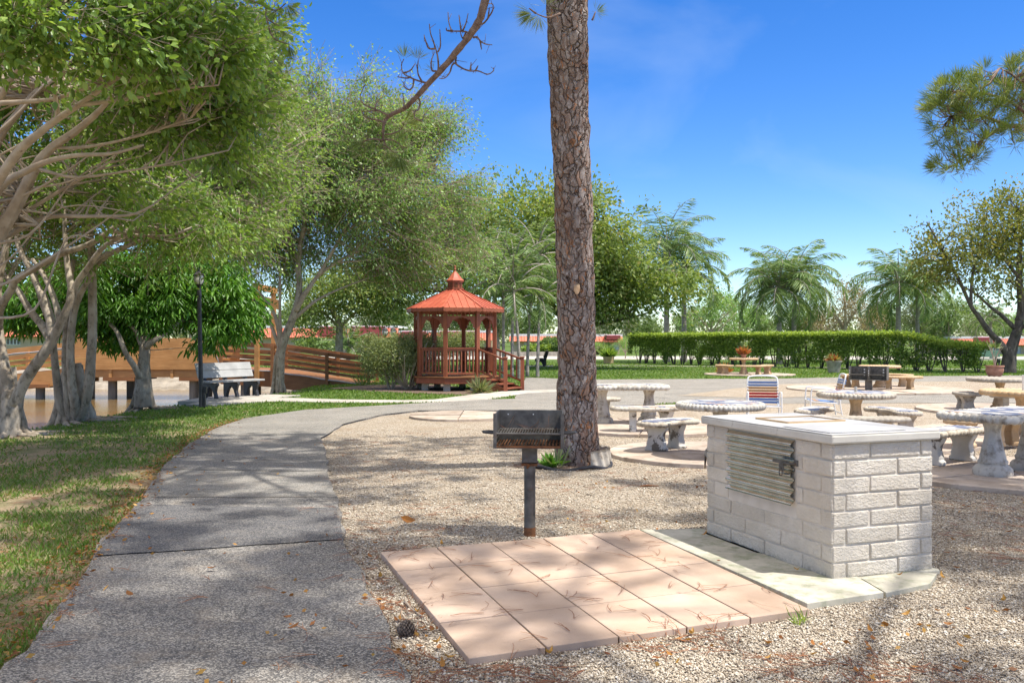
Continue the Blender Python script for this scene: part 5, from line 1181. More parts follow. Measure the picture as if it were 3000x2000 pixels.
# ================================================================== PALMS
def fronds(n, Lf, rg, z0, el=(85,-25), droop=1.6, nl=46, ll=.34, lw=.035):
    Cs, Ds, Ls, rach = [], [], [], MB()
    for k in range(n):
        az = k*2.39996+rg.uniform(-.2,.2); e = R(el[0]+(el[1]-el[0])*(k/(n-1))**1.1); p = np.array([0,0,z0]); N_ = 24; st = Lf*rg.uniform(.85,1.1)/N_; pts = [p.copy()]; tg = []
        for i in range(N_):
            e_ = e-droop*(i/N_)**1.3*(.6+.4*math.cos(e)); d = np.array([math.cos(az)*math.cos(e_), math.sin(az)*math.cos(e_), math.sin(e_)]); p = p+d*st; pts.append(p.copy()); tg.append(d)
        rach.tube(pts[::3], list(np.linspace(.045,.008,len(pts[::3]))), 5); pts = np.array(pts); tg = np.array(tg+[tg[-1]])
        t = np.linspace(.14,1,nl); idx = t*N_; i0 = np.minimum(idx.astype(int), N_-1); f = (idx-i0)[:,None]; q = pts[i0]*(1-f)+pts[i0+1]*f; d = tg[i0]
        side = nrm(np.cross(d, np.array([0,0,1.])+1e-3)); l = Lf*ll*(np.sin(np.pi*np.clip(t*.86+.12,0,1))**.7)
        for s in (-1,1):
            Cs.append(q); Ds.append(side*s*.75+d*.55+np.array([0,0,-.42])+rg.normal(size=(nl,3))*.13); Ls.append(l)
    return np.concatenate(Cs), np.concatenate(Ds), np.concatenate(Ls), rach
def palm(label, base, lean, h, r, n, Lf, seed, group, el=(88,0), droop=2.5, nl=56, ll=.30, lw=.055, shaft=None, skirt=0):
    rg = np.random.default_rng(seed); th = thing('palm_tree', label, 'palm', (base.x, base.y, base.z), rg.uniform(0,6), group)
    m = MB(); zs = np.linspace(-.2,h,14); m.tube([(lean*(z/h)**2, 0, z) for z in zs], list(np.interp(zs/h,[0,.1,1],[r*1.3,r,r*.72])), 14, .03); m.build('trunk', M['palmtrunk'], th, smooth=True, ang=0)
    C, D, Ls, rach = fronds(n, Lf, rg, h+.1, el, droop, nl, ll, lw); C = C+np.array([lean,0,0]); rach.v = [(x+lean,y,z) for x,y,z in rach.v]
    m = MB(); m.lathe([(0,h-.5),(r*.85,h-.5),(r*1.3,h-.1),(r*.9,h+.5),(0,h+.9)], 10, (lean,0,0)); m.add(rach.v, rach.f); cr = m.build('leaf_stalks', M['palmtrunk'] if not shaft else shaft, th, smooth=True)
    leafmesh('fronds', C, D, Ls*rg.uniform(.8,1.15,len(Ls)), lw, M['leaf_palm'], th, np.clip(rg.normal(.45,.22,len(C)),0,1), fold=.10, rg=rg)
    return th
GP = 'tall feathery palms behind the hedge'
def qp(label, px, py_crown, Y, seed, Lf=3.4, n=19, r=.17, lean=0.0, **k):
    h = zz(py_crown, Y); return palm(label, Vector((XX(px,Y),Y,0)), lean, h, r, n, Lf, seed, GP, **k)
qp('tallest feathery palm, partly behind the broad tree, with a spear frond', 1953, 745, 60, 31, 4.6, 20, .2)
qp('feathery palm leaning out beside the tallest palm over the hedge', 2004, 800, 61, 32, 4.4, 16, .19)
qp('full crowned drooping palm with a brown crown base at mid hedge', 2283, 860, 56, 33, 3.9, 26, .18, droop=2.6)
qp('slimmer palm directly beside the full crowned mid hedge palm', 2325, 835, 57, 34, 3.9, 22, .17, .1, droop=2.5)
qp('windswept palm with long hanging fronds before the far brown tree', 2632, 850, 58, 35, 3.9, 22, .19, droop=2.7)
qp('shorter thin palm with a brown crown base beside the windswept palm', 2688, 860, 59, 36, 3.4, 16, .14, droop=2.7)
GA = 'slender clumping palms beside the gazebo'
for i, (px, pb, pc, Y, ln, lab) in enumerate([(1475,1050,830,35,-.5,'thin clumping palm leaning toward the gazebo cupola'),(1500,1052,800,35.5,.1,'slender ringed palm stem straight behind the gazebo stairs'),(1522,1052,860,34.5,.3,'short leaning palm at the stair newel posts'),(1545,1050,760,37,.4,'tallest of the slender palms beside the gazebo'),(1575,1048,880,36,.6,'low arching palm close to the pine trunk'),(1450,1050,770,38,-.2,'slender palm mostly behind the gazebo roof')]):
    palm(lab, Vector((XX(px,Y),Y,0)), ln, zz(pc,Y), .065, 13, 2.3, 50+i, GA, el=(85,-10), droop=1.5, nl=40, ll=.26, lw=.045)
palm('small bushy palm with no visible trunk before the coral villa wall', Vector((XX(1020,60),60,0)), 0, .9, .15, 18, 2.0, 61, 'low garden palms', el=(85,5), droop=1.1, nl=36, lw=.06)
palm('green garden palm beyond the dark trunked tree', Vector((XX(2905,70),70,0)), .2, zz(945,70), .12, 14, 2.4, 62, 'low garden palms', nl=36, lw=.07)

# ================================================================== HEDGE
ha, hb = Vector((XX(1858,58),58,0)), Vector((XX(2886,41),41,0))
th = thing('hedge', 'long clipped green hedge on bare stems with a step down at its end', 'hedge', ha)
n = 85000; t = rng.random(n); hd = (hb-ha); hl = hd.length; hd = hd.normalized(); hn = Vector((-hd.y,hd.x,0))
def htop(t):
    Yt = 58-17*t; px_ = (ha.x+(hb.x-ha.x)*t)/Yt*F+1500; return H-(np.interp(px_,[1850,2100,2600,2660,2720,2780,2886],[981,979,976,977,990,1004,1009])-HY)/F*Yt
w_ = .62; face = rng.random(n); u = rng.uniform(-1,1,n); zt = htop(t); zb = .12+.55*vnoise(np.stack([t*42,t*0,t*0],1))
z = zb+(zt-zb)*rng.random(n)**.8; dpt = np.where(face < .42, -1+.22*rng.random(n), np.where(face < .62, 1-.2*rng.random(n), u))
z = np.where((face >= .62) & (face < .9), zt-.10*rng.random(n)**2, z); gp_ = vnoise(np.stack([t*hl*1.6, z*2.2, dpt],1)); keep = (gp_ > .22+.24*(1-(z-zb)/(zt-zb+.01))) | (z > zt-.15)
pos = np.array([hd.x,hd.y,0])*(t*hl)[:,None]+np.array([hn.x,hn.y,0])*(dpt*w_)[:,None]; pos[:,2] = z+.035*rng.normal(size=n); pos += rng.normal(size=(n,3))*.03
D = rng.normal(size=(n,3)); D[:,2] += .35
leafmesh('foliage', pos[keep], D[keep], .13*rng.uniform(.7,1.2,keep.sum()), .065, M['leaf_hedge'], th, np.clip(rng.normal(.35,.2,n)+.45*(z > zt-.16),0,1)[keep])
m = MB()
for i in range(30):
    c = hd*(hl*(i+.5+rnd.uniform(-.2,.2))/30)
    for k in range(6):
        a = rnd.uniform(0,6.28); q = rnd.uniform(.1,.5); tp = c+hd*math.cos(a)*q+hn*math.sin(a)*q*.6
        m.tube([c+hd*math.cos(a)*.06+hn*math.sin(a)*.06, c.lerp(tp,.5)+Vector((0,0,.4)), tp+Vector((0,0,rnd.uniform(.8,1.4)))], [.035,.025,.012], 5)
m.build('stems', M['oak'], th, smooth=True)

# ================================================================== SHRUBS BY THE GAZEBO
def shrub(name, label, px, py, Y, rx, ry, n, nl, lm, seed, Ls=.08, Ws=.035, base=None, stems=8):
    rg = np.random.default_rng(seed); c = P(px,py,Y); th = thing(name, label, 'shrub', (c.x,c.y,0)); s = Y/F
    bl = [(Vector((0,0,c.z)), (rx*s, rx*s*.8, ry*s)), (Vector((-rx*s*.4,0,c.z+ry*s*.2)), (rx*s*.6,rx*s*.6,ry*s*.75)), (Vector((rx*s*.4,.1,c.z+ry*s*.1)), (rx*s*.6,rx*s*.6,ry*s*.8))]
    K = crown_pts(bl, n, rg, .40, 1.6, .6); foliage('foliage', K, nl, .09, Ls, Ws, lm, th, rg, -.3)
    m = MB()
    for k in range(stems): a = rg.uniform(0,6.28); q = rx*s*rg.uniform(.2,.7); m.tube([(.06*math.cos(a),.06*math.sin(a),-.05),(q*.5*math.cos(a),q*.4*math.sin(a),c.z*.45),(q*math.cos(a),q*.6*math.sin(a),c.z)],[.03,.022,.01],5)
    m.build('stems', M['branch'], th, smooth=True); return th
shrub('clipped_shrub', 'rounded clipped pale green shrub between the bridge ramp and gazebo', 1145, 1045, 27.4, 92, 66, 520, 26, M['leaf_shrub'], 71)
shrub('clipped_shrub', 'pale shrub crowding the gazebo post behind the bare stemmed plant', 1228, 1030, 28.6, 50, 55, 240, 24, M['leaf_shrub'], 72)
shrub('clipped_shrub', 'low clipped hedge shrub seen through the gazebo railing', 1335, 1008, 31.5, 75, 34, 300, 24, M['leaf_shrub'], 73)
shrub('garden_shrub', 'small round garden shrub by the villa wall past the gazebo palms', 1618, 1015, 85, 34, 20, 160, 14, M['leaf_far'], 74, .4, .2)
shrub('garden_shrub', 'low bright green hedge along the villa before the pine trunk', 1570, 1025, 84, 40, 8, 130, 14, M['leaf_hedge'], 75, .4, .2)
shrub('garden_shrub', 'dark low shrub under the small garden tree at the villa', 1750, 1022, 84, 40, 10, 120, 14, M['leaf_far'], 76, .4, .2)
shrub('garden_shrub', 'bushy garden shrub by the villa seen behind the bridge ramp', 930, 1012, 80, 60, 14, 150, 14, M['leaf_far'], 77, .4, .2)
c = G(1199,1141); th = thing('bare_stem_plant', 'leggy plant of many bare tan stems with grey green tufts before the gazebo', 'plant', (c.x,c.y,0)); m = MB(); Cs = []
for k in range(30):
    a = rnd.uniform(0,6.28); q = rnd.uniform(.3,1.15); hz = rnd.uniform(.7,1.45)*(1.25-q*.35); p1 = Vector((q*.45*math.cos(a), q*.35*math.sin(a), hz*.35)); p2 = Vector((q*math.cos(a)+.15, q*.7*math.sin(a), hz))
    m.tube(smooth_path([(0.03*math.cos(a),.03*math.sin(a),-.03), p1, p1.lerp(p2,.6)+Vector((0,0,.05)), p2],3), list(np.linspace(.024,.009,10)), 6)
    if rnd.random() < .8: Cs.append(p2)
m.build('stems', M['branch'], th, smooth=True)
K = np.array([tuple(p) for p in Cs]); foliage('tufts', K, 34, .07, .13, .016, M['leaf_far2'], th, rng, -.35)
c = G(1405,1152); th = thing('yucca_plant', 'spiky low plant with a dry brown skirt at the gazebo footing', 'plant', (c.x,c.y,0))
tuft('spiky_leaves', (0,0,.05), 110, .55, .035, M['leaf_far2'], th, 1.3, .7); tuft('dry_leaves', (0,0,.03), 90, .5, .03, M['grass_dry'], th, 1.6, .1)
c = G(1120,1113); th = thing('grass_clump', 'tall wispy grass clump at the foot of the bridge ramp', 'plant', (XX(1060,30),30,-.1)); tuft('blades', (0,0,0), 60, .9, .02, M['leaf_far'], th, .7, 1.0)

# ================================================================== PINES
def needle_tuft(centers, dirs, nn, Ln, Wn, rg, spread=.75):
    n = len(centers); C = np.repeat(centers, nn, 0); D = np.repeat(nrm(dirs), nn, 0)+rg.normal(size=(n*nn,3))*spread; C = C+nrm(D)*.02
    v = np.clip(np.repeat(rg.random(n), nn)*.5+rg.random(n*nn)*.5,0,1)
    return C, D, Ln*rg.uniform(.7,1.1,n*nn), np.full(n*nn, Wn), v
HOLES = [(1.75,5.0,1.25,1.0),(2.1,6.4,.9,.9),(6.2,10.5,1.6,1.4),(2.6,11,1.5,1.2)]   # x, y, rx, ry on the ground where the sun falls through
def sunlit(p):
    k = (p.z-.5)/sunv.z; gx_, gy_ = p.x-sunv.x*k, p.y-sunv.y*k
    return any(((gx_-x)/a)**2+((gy_-y)/b)**2 < 1 for x,y,a,b in HOLES)
def pine_crown(th, branches, rg, tufts_per_m=6, nn=32, Ln=.26, Wn=.017):
    """branches: list of (pts, r0, nsub). Adds the branch wood and needle tufts"""
    m = MB(); Cs, Ds = [], []
    for pts, r0, nsub in branches:
        pts = smooth_path(pts, 5); m.tube(pts, list(np.linspace(r0, r0*.3, len(pts))), 7, .08); N_ = len(pts)
        for k in range(nsub):
            i = int(rg.uniform(.3,.99)*(N_-1)); a = pts[i]; d = (pts[min(i+1,N_-1)]-pts[max(i-1,0)]).normalized(); v = Vector(rg.normal(size=3)); v.z = abs(v.z)*.5; v = (v.normalized()*.9+d*.7).normalized()*rg.uniform(.5,1.5)
            q = [a, a+v*.5+Vector((0,0,-.03)), a+v+Vector((0,0,.12))]; m.tube(q, [r0*.28, r0*.2, r0*.1], 5)
            for j in range(int(rg.integers(2,tufts_per_m+2))):
                f = rg.uniform(.35,1.0); p = a+v*f; e = v.normalized()*.5+Vector(rg.normal(size=3))*.45+Vector((0,0,.4)); tip = p+e*.22
                if sunlit(tip+Vector(th.location)): continue
                m.tube([p,tip],[.008,.006],4); Cs.append(tuple(tip)); Ds.append(tuple(e))
    C, D, Lq, Wq, v = needle_tuft(np.array(Cs), np.array(Ds), nn, Ln, Wn, rg)
    m.build('branches', M['deadtwig'], th, smooth=True, ang=0); leafmesh('needles', C, D, Lq, Wq, M['leaf_pine'], th, v, fold=.05, rg=rg)
rg = np.random.default_rng(91)
pb = G(1690,1362); th = thing('pine_tree', 'tall pine with thick scaly orange grey bark, its base in a corrugated ring', 'tree', (pb.x,pb.y,0)); off = Vector((pb.x,pb.y,0))
tp = smooth_path([P(1692,1400,10.9),P(1691,1340,10.9),P(1690,1190,10.85),P(1689,1000,10.6),P(1680,600,10.1),P(1668,300,9.8),P(1661,0,9.4),Vector((.5,9.0,7.5)),Vector((.4,8.6,11)),Vector((.45,8.4,16))],24)
rr = np.interp(np.linspace(0,1,len(tp)),[0,.1,.22,.33,.45,.56,.67,.78,.9,1],[.315,.275,.25,.222,.207,.21,.217,.20,.16,.07])
nθ = 110; A = np.linspace(0,2*np.pi,nθ,endpoint=False); rings = np.array([tuple(p-off) for p in tp])
V = rings[:,None,:]+np.stack([np.cos(A),np.sin(A),0*A],1)[None]*rr[:,None,None]
q = V.reshape(-1,3); dn = (vnoise(q*np.array([16,16,7]))-.5)*.030+(vnoise(q*np.array([45,45,16]))-.5)*.018; V = V+(np.stack([np.cos(A),np.sin(A),0*A],1)[None])*dn.reshape(len(rings),nθ)[:,:,None]
i0 = np.arange(len(rings)-1)[:,None]*nθ; j0 = np.arange(nθ)[None]; j1 = (j0+1)%nθ
npmesh('trunk', V.reshape(-1,3), np.stack([(i0+j0).ravel(),(i0+j1).ravel(),(i0+nθ+j1).ravel(),(i0+nθ+j0).ravel()],1), M['pine'], th, smooth=True)
for px_, py_, rx_, rz_, mt_ in ((1683,447,.035,.03,'rust'),(1682,845,.04,.075,'scar')):
    p_ = P(px_,py_,10.3)-off; i_ = int(np.argmin(np.abs(rings[:,2]-p_.z))); cx_, cy_ = rings[i_][0], rings[i_][1]; r_ = rr[i_]
    mm = MB(); vs = [(cx_+(px_-1680)*.0 + rx_*.9*math.cos(a_), cy_-math.sqrt(max(.001,r_*r_-(rx_*math.cos(a_))**2))-.012, p_.z+rz_*math.sin(a_)) for a_ in np.linspace(0,2*math.pi,14,endpoint=False)]+[(cx_, cy_-r_-.02, p_.z)]
    mm.add(vs, [(k_,(k_+1)%14,14) for k_ in range(14)]); mm.build('bark_scar', M['rust'] if mt_ == 'rust' else mat('bare_bark',(.40,.25,.14),(.52,.36,.22),20,.85), th, smooth=True)
# hanging, mostly dead branch
z4 = lambda x,y,Y: P(x/2.6133+900, y/2.6133, Y)-off
m = MB(); main = smooth_path([Vector((.5,9.0,7.9))-off, Vector((.1,9.15,6.4))-off, z4(1372,-20,9.3), z4(1320,150,9.35), z4(1250,265,9.4), z4(1150,390,9.5), z4(1050,510,9.6), z4(930,640,9.7), z4(830,750,9.8), z4(740,835,9.9), z4(640,880,10), z4(590,940,10), z4(582,1040,10), z4(598,1110,10)],5)
m.tube(main, list(np.interp(np.linspace(0,1,len(main)),[0,.15,.5,.8,1],[.055,.042,.032,.020,.009])), 10, .12)
TW = [[(1250,265),(1215,245),(1150,240),(1110,235),(1085,180),(1078,95)],[(1180,240),(1170,180),(1162,118)],[(1190,238),(1215,180),(1232,105)],[(1215,250),(1190,295),(1170,240)],[(1110,240),(1070,235),(1065,215)],[(1320,185),(1350,180),(1385,140),(1420,80),(1420,35),(1390,30)],[(1385,140),(1395,60)],
 [(1275,290),(1300,285),(1330,320),(1370,340),(1415,345)],[(1325,315),(1330,350),(1335,380)],[(1005,545),(1000,440),(970,330),(945,260),(935,185)],[(1000,400),(1020,350),(1015,225)],[(975,375),(930,370),(905,310),(895,270)],[(985,545),(955,540),(950,470),(975,400)],[(1140,440),(1140,490),(1190,525),(1250,545),(1310,545),(1380,570),(1425,545),(1428,520)],[(1250,540),(1255,480)],[(1290,540),(1308,505)],[(1140,480),(1110,500),(1090,560),(1050,600),(1010,600)],
 [(910,635),(850,620),(790,595),(735,560),(722,500),(740,455)],[(880,630),(850,570),(845,520),(850,465)],[(790,590),(760,600),(725,595),(690,590)],[(735,560),(790,540),(825,490)],[(815,610),(810,660),(780,690),(745,665),(742,625)],[(740,830),(740,790),(732,720)],[(625,885),(570,860),(520,835),(470,820),(425,790),(405,740),(440,650)],[(590,940),(540,920),(480,910),(430,880),(415,840)],[(520,835),(530,790),(575,735)],[(540,845),(480,850),(430,855)],[(850,745),(865,790),(850,840),(820,860),(830,910),(880,920),(900,870),(960,810)],[(600,1030),(660,1020),(720,990),(740,940)],[(600,1070),(660,1075),(710,1110),(760,1140)],[(585,1075),(500,1065),(440,1080),(410,1110)],[(598,1110),(640,1150),(700,1195)],[(590,1090),(585,1130),(600,1150)]]
for q in TW:
    Y = 9.35+max(0,min(1,(q[0][1])/1100))*.65; pts = smooth_path([z4(x,y,Y+rnd.uniform(-.06,.06)+.25*i/len(q)*rnd.choice((-1,1))) for i,(x,y) in enumerate(q)],4); m.tube(pts, list(np.linspace(.0115,.0045,len(pts))), 6, .15)
    for k in range(2, len(pts)-1, 3):
        d = Vector(rg.normal(size=3))*.05; m.tube([pts[k], pts[k]+d], [.004,.002], 4)
m.build('dead_branch', M['deadtwig'], th, smooth=True, ang=0)
ends = [((742,450),(0,0,1),40,.17),((840,460),(.2,0,1),40,.17),((578,730),(.2,0,.8),26,.13),((705,1190),(0,0,-.9),150,.26),((440,1085),(-.6,0,-.6),90,.26),((745,940),(.5,0,.2),80,.26),((690,990),(.3,0,-.5),60,.24),((500,1065),(-.3,0,-.8),60,.24),((620,1130),(0,0,-1),60,.24),((440,655),(0,0,1),24,.12),((520,800),(0,0,.5),22,.12),((965,545),(-.6,0,.3),20,.11)]
for (x,y), d, nn, ln in ends:
    C, D, Lq, Wq, v = needle_tuft(np.array([tuple(z4(x,y,9.95))]), np.array([d]), nn, ln, .0055, rg, .55); 
    if x == 742: acc = [C],[D],[Lq],[Wq],[v]
    else:
        for A_, b_ in zip(acc, (C,D,Lq,Wq,v)): A_.append(b_)
# drooping green tips at the far upper corner and beside the trunk
zp = lambda px,py,Y: P(px,py,Y)-off
m = MB()
for q in ([(640,-60,9.6),(700,-25,9.6),(735,0,9.6),(777,22,9.6),(781,54,9.6),(826,83,9.6),(832,110,9.65)],[(781,54,9.6),(800,110,9.6),(844,130,9.6)],[(777,22,9.6),(810,30,9.6),(838,10,9.6)],[(1640,40,9.2),(1605,52,9.1),(1570,40,9.1)],[(1570,40,9.1),(1550,25,9.1)],[(1735,60,9.3),(1745,35,9.3)]):
    pts = smooth_path([zp(*p) for p in q],4); m.tube(pts, list(np.linspace(.012,.005,len(pts))), 6, .1)
pts = smooth_path([Vector((.4,8.7,9.5))-off, Vector((-1.2,9.3,8))-off, Vector((-2.6,9.6,6.3))-off, zp(640,-60,9.6)],5); m.tube(pts, list(np.linspace(.06,.013,len(pts))), 8)
m.build('green_twig', M['deadtwig'], th, smooth=True, ang=0)
for (x,y,Y), d, nn, ln in [((838,12,9.6),(.3,0,-.3),120,.2),((815,25,9.6),(-.4,0,-.5),60,.18),((828,84,9.6),(.1,0,-1),40,.16),((846,132,9.6),(.1,0,-.7),90,.19),((800,60,9.6),(.2,0,-.6),30,.15),((1560,38,9.1),(-.7,0,-.3),130,.2),((1580,45,9.1),(-.3,0,-.6),70,.18),((1745,36,9.3),(.6,0,.2),60,.13),((1600,20,9.1),(.2,0,1),40,.2)]:
    C, D, Lq, Wq, v = needle_tuft(np.array([tuple(zp(x,y,Y))]), np.array([d]), nn, ln, .0045, rg, .5)
    for A_, b_ in zip(acc, (C,D,Lq,Wq,v)): A_.append(b_)
C, D, Lq, Wq, v = [np.concatenate(a) for a in acc]; leafmesh('hanging_needles', C, D, Lq, Wq, M['leaf_pine'], th, v, fold=.04, rg=rg)
br = []
for k in range(44):
    z = 7.8+k*.18+rg.uniform(-.2,.2); a = k*2.4+.5; l = rg.uniform(2.6,4.8)*(1-.018*k); tr_ = Vector((.45-off.x, 8.7-off.y, z)); dv = Vector((math.cos(a), math.sin(a), 0))
    if dv.x < -.15 or (z < 9.3 and tr_.y+off.y+dv.y*l > 12.5): continue
    br.append(([tr_, tr_+dv*l*.4+Vector((0,0,.35)), tr_+dv*l*.8+Vector((0,0,.3)), tr_+dv*l+Vector((0,0,.15))], .05, 13))
pine_crown(th, br, rg)
# second pine whose branch hangs into view
rg = np.random.default_rng(92)
th = thing('pine_tree', 'pine whose needle laden branch reaches into the sky above the olive brown tree', 'tree', (9.2,5.2,0)); off = Vector((9.2,5.2,0))
m = MB(); m.tube(smooth_path([(0,0,-.1),(.1,0,4),(0,.1,8),(.1,0,14)],6), list(np.linspace(.26,.08,19)), 20, .03); m.build('trunk', M['pine'], th, smooth=True, ang=0)
br = []
for k in range(28):
    z = 6.5+k*.3; a = k*2.4; l = rg.uniform(2.4,4.6)*(1-.03*k); t_ = Vector((0,0,z)); dv = Vector((math.cos(a),math.sin(a),0)); br.append(([t_, t_+dv*l*.4+Vector((0,0,.3)), t_+dv*l*.8+Vector((0,0,.3)), t_+dv*l+Vector((0,0,.1))], .05, 9))
pine_crown(th, br, rg)
poly = [(2705,290),(2765,240),(2850,208),(2940,190),(3060,150),(3060,415),(2970,430),(2905,385),(2880,470),(2800,525),(2730,485),(2752,440),(2730,380)]
m = MB(); hub = [P(3060,380,10.2)-off, P(2960,370,10.3)-off, P(2890,400,10.4)-off, P(2850,440,10.4)-off]
mb = smooth_path([Vector((0,0,6.0)), Vector((-1.0,2.2,5.4)), P(3200,330,9.6)-off]+hub+[P(2800,480,10.5)-off],5); m.tube(mb, list(np.linspace(.06,.008,len(mb))), 8, .1)
m2 = [smooth_path([P(3060,380,10.2)-off, P(2960,300,10.2)-off, P(2860,270,10.3)-off, P(2770,270,10.3)-off],5), smooth_path([P(2960,370,10.3)-off, P(2870,340,10.3)-off, P(2790,340,10.3)-off],5), smooth_path([P(3060,340,10)-off, P(2990,240,10)-off, P(2930,200,10)-off],5)]
for q in m2: m.tube(q, list(np.linspace(.022,.006,len(q))), 6, .1)
SP = np.array([tuple(p) for p in mb[12:]]+[tuple(p) for q in m2 for p in q]); Cs, Ds = [], []
while len(Cs) < 270:
    px, py = rg.uniform(2690,3060), rg.uniform(150,530)
    if not pip(np.array([px]), np.array([py]), poly)[0]: continue
    p = np.array(tuple(P(px,py,rg.uniform(9.7,10.8))-off)); j = int(np.argmin(np.linalg.norm(SP-p, axis=1))); a = Vector(SP[j]); b = Vector(p); v = b-a
    m.tube([a, a+v*.5+Vector((0,0,-.05)), b], [.008,.006,.004], 5, .15); Cs.append(p); Ds.append(np.array(tuple(v.normalized()))*.5+np.array([-.15,0,.35]))
m.build('hanging_branch', M['deadtwig'], th, smooth=True, ang=0)
C, D, Lq, Wq, v = needle_tuft(np.array(Cs), np.array(Ds), 44, .175, .0065, rg, .5); leafmesh('hanging_needles', C, D, Lq, Wq, M['leaf_pine'], th, v, fold=.04, rg=rg)
# third pine, close by the viewer: it shades the near ground
rg = np.random.default_rng(93)
th = thing('pine_tree', 'tall pine standing close beside the viewer, shading the near path and paving', 'tree', (6.0,1.0,0))
m = MB(); m.tube(smooth_path([(0,0,-.1),(.1,0,6),(0,.1,12),(.1,0,19.5)],6), list(np.linspace(.26,.08,19)), 20, .03); m.build('trunk', M['pine'], th, smooth=True, ang=0)
br = []
for k in range(30):
    z = 11+k*.28; a = k*2.4+1; l = rg.uniform(2.6,5)*(1-.028*k); t_ = Vector((0,0,z)); dv = Vector((math.cos(a),math.sin(a),0)); br.append(([t_, t_+dv*l*.4+Vector((0,0,.3)), t_+dv*l*.8+Vector((0,0,.3)), t_+dv*l+Vector((0,0,.1))], .05, 9))
pine_crown(th, br, rg)
# corrugated ring, edging and plants at the pine foot
th = thing('tree_ring', 'bent corrugated white metal collar round the pine base', 'edging', (pb.x+.06,pb.y-.02,0), R(12))
m = MB(); n_ = 130; vs = []
for s in (0,1):
    for i in range(n_+1):
        a = R(-88+150*i/n_)
        for j in range(7):
            z = .20*j/6; w = .018*math.sin(a*17+z*16+ (0 if j else 0)); r = .345-.12*z+w+s*.006; vs.append((r*math.cos(a), r*.95*math.sin(a), z*(1+.12*math.cos(a))))
q_ = (n_+1)*7; fs = [(s*q_+i*7+j, s*q_+(i+1)*7+j, s*q_+(i+1)*7+j+1, s*q_+i*7+j+1) for s in (0,1) for i in range(n_) for j in range(6)]+[(i*7+6,(i+1)*7+6,q_+(i+1)*7+6,q_+i*7+6) for i in range(n_)]
m.add(vs, fs); m.build('collar', M['stone'], th, smooth=True, ang=0)
m = MB(); m.tube([(pb.x-.42+.5*math.cos(R(a))*1.05+.3, pb.y-.08+.42*math.sin(R(a)), .02+.02*math.sin(a*.09)) for a in range(175,375,8)], .022, 8); o = m.build('plastic_edging', M['plastic_edge'], None, smooth=True); tag(o, 'half buried black plastic edging strip in the gravel before the pine', 'edging')
m = MB(); m.sheet([(pb.x-.25+.52*math.cos(R(a)), pb.y-.08+.40*math.sin(R(a))) for a in range(0,360,12)], .014); struct('mulch_bed', m, M['mulch'])
th = thing('lily_plant', 'leafy green plant growing at the pine base behind the pedestal grill', 'plant', (pb.x-.33,pb.y-.32,0))
tuft('broad_leaves', (0,0,.03), 80, .22, .032, M['leaf_mango'], th, 1.1, .6); tuft('strap_leaves', (.06,-.05,.0), 8, .42, .026, M['leaf_far2'], th, .7, .9)
# ================================================================== GRASS, PEBBLES AND LITTER
EXC = [PATH, RING, GRAVEL, WALK, gp([(520,1178),(600,1166),(800,1158),(880,1160),(760,1172),(600,1182)]), gp([(960,1137),(1080,1128),(1300,1126),(1420,1150),(1370,1158),(1200,1152),(1080,1146)])]
def sample(n, y0, y1, pw, rg, x0=None, x1=None, half=.66):
    """random ground points in front of the viewer, thinning with distance"""
    u = rg.random(n); k = 1-pw; y = (y0**k+(y1**k-y0**k)*u)**(1/k); x = rg.uniform(-1,1,n)*half*y
    return x, y
rg = np.random.default_rng(5)
x, y = sample(560000, 3.2, 62, 1.35, rg); ok = pond_d(x, y) < -.02
for e in EXC: ok &= ~pip(x, y, e)
x, y = x[ok], y[ok]; nz_ = vnoise(np.stack([x*.9,y*.9,0*x],1))*.6+vnoise(np.stack([x*2.6,y*2.6,0*x+4],1))*.4
near = np.clip((19-y)/9, 0, 1)*(x < 0); keep = rg.random(len(x)) < (1-near*(.55+1.3*np.clip(.58-nz_,-.3,.5)*2)); x, y, nz_, near = x[keep], y[keep], nz_[keep], near[keep]
n = len(x); print('blades', n)
z = gz(x, y); dry = rg.random(n) < near*(.72+1.5*(.5-nz_))+.05
hgt = np.where(near > .3, rg.uniform(.025,.075,n), rg.uniform(.03,.065,n)); D = rg.normal(size=(n,3))*np.array([.6,.6,.2]); D[:,2] += np.where(dry, .35, .85)
wd = .0045+.0011*np.minimum(y,45)*.9; C = np.stack([x,y,z-.004],1)
for sel, nm_, mt, lab in ((~dry,'grass','grass','short green grass blades of the lawn'),(dry,'dry_grass','grass_dry','straw coloured dry grass on the shaded lawn')):
    o = leafmesh(nm_, C[sel], D[sel], hgt[sel]*(1+.012*y[sel]), wd[sel], M[mt], None, np.clip(rg.normal(.4,.2,sel.sum())+.4*(nz_[sel]-.5),0,1), rg=rg); tag(o, lab, 'grass', kind='stuff')
# pebbles
x, y = sample(520000, 3.0, 15, 2.0, rg); ok = pip(x, y, GRAVEL) & ~pip(x, y, PATH)
for e in (PINK, WHITE): ok &= ~pip(x, y, [tuple(p) for p in e])
ok &= ~pip(x, y, RING)
for cx, cy, r in ((2.55,11.75,1.28),(2.3,15.3,1.5),(5.2,13.5,1.75),(5.6,10,1.45),(8.1,14.2,1.6)): ok &= np.hypot(x-cx,y-cy) > r
x, y = x[ok][:190000], y[ok][:190000]; n = len(x); print('pebbles', n)
oc = np.array([(1,0,0),(0,1,0),(-1,0,0),(0,-1,0),(0,0,1),(0,0,-1)], float); tf = np.array([(0,1,4),(1,2,4),(2,3,4),(3,0,4),(1,0,5),(2,1,5),(3,2,5),(0,3,5)])
s = rg.uniform(.003,.0062,n)*(1+.02*y)*(1+.7*(rg.random(n) < .06)); a = rg.uniform(0,6.28,n); sc = np.stack([s*rg.uniform(.9,1.7,n), s*rg.uniform(.8,1.2,n), s*rg.uniform(.55,.9,n)],1)
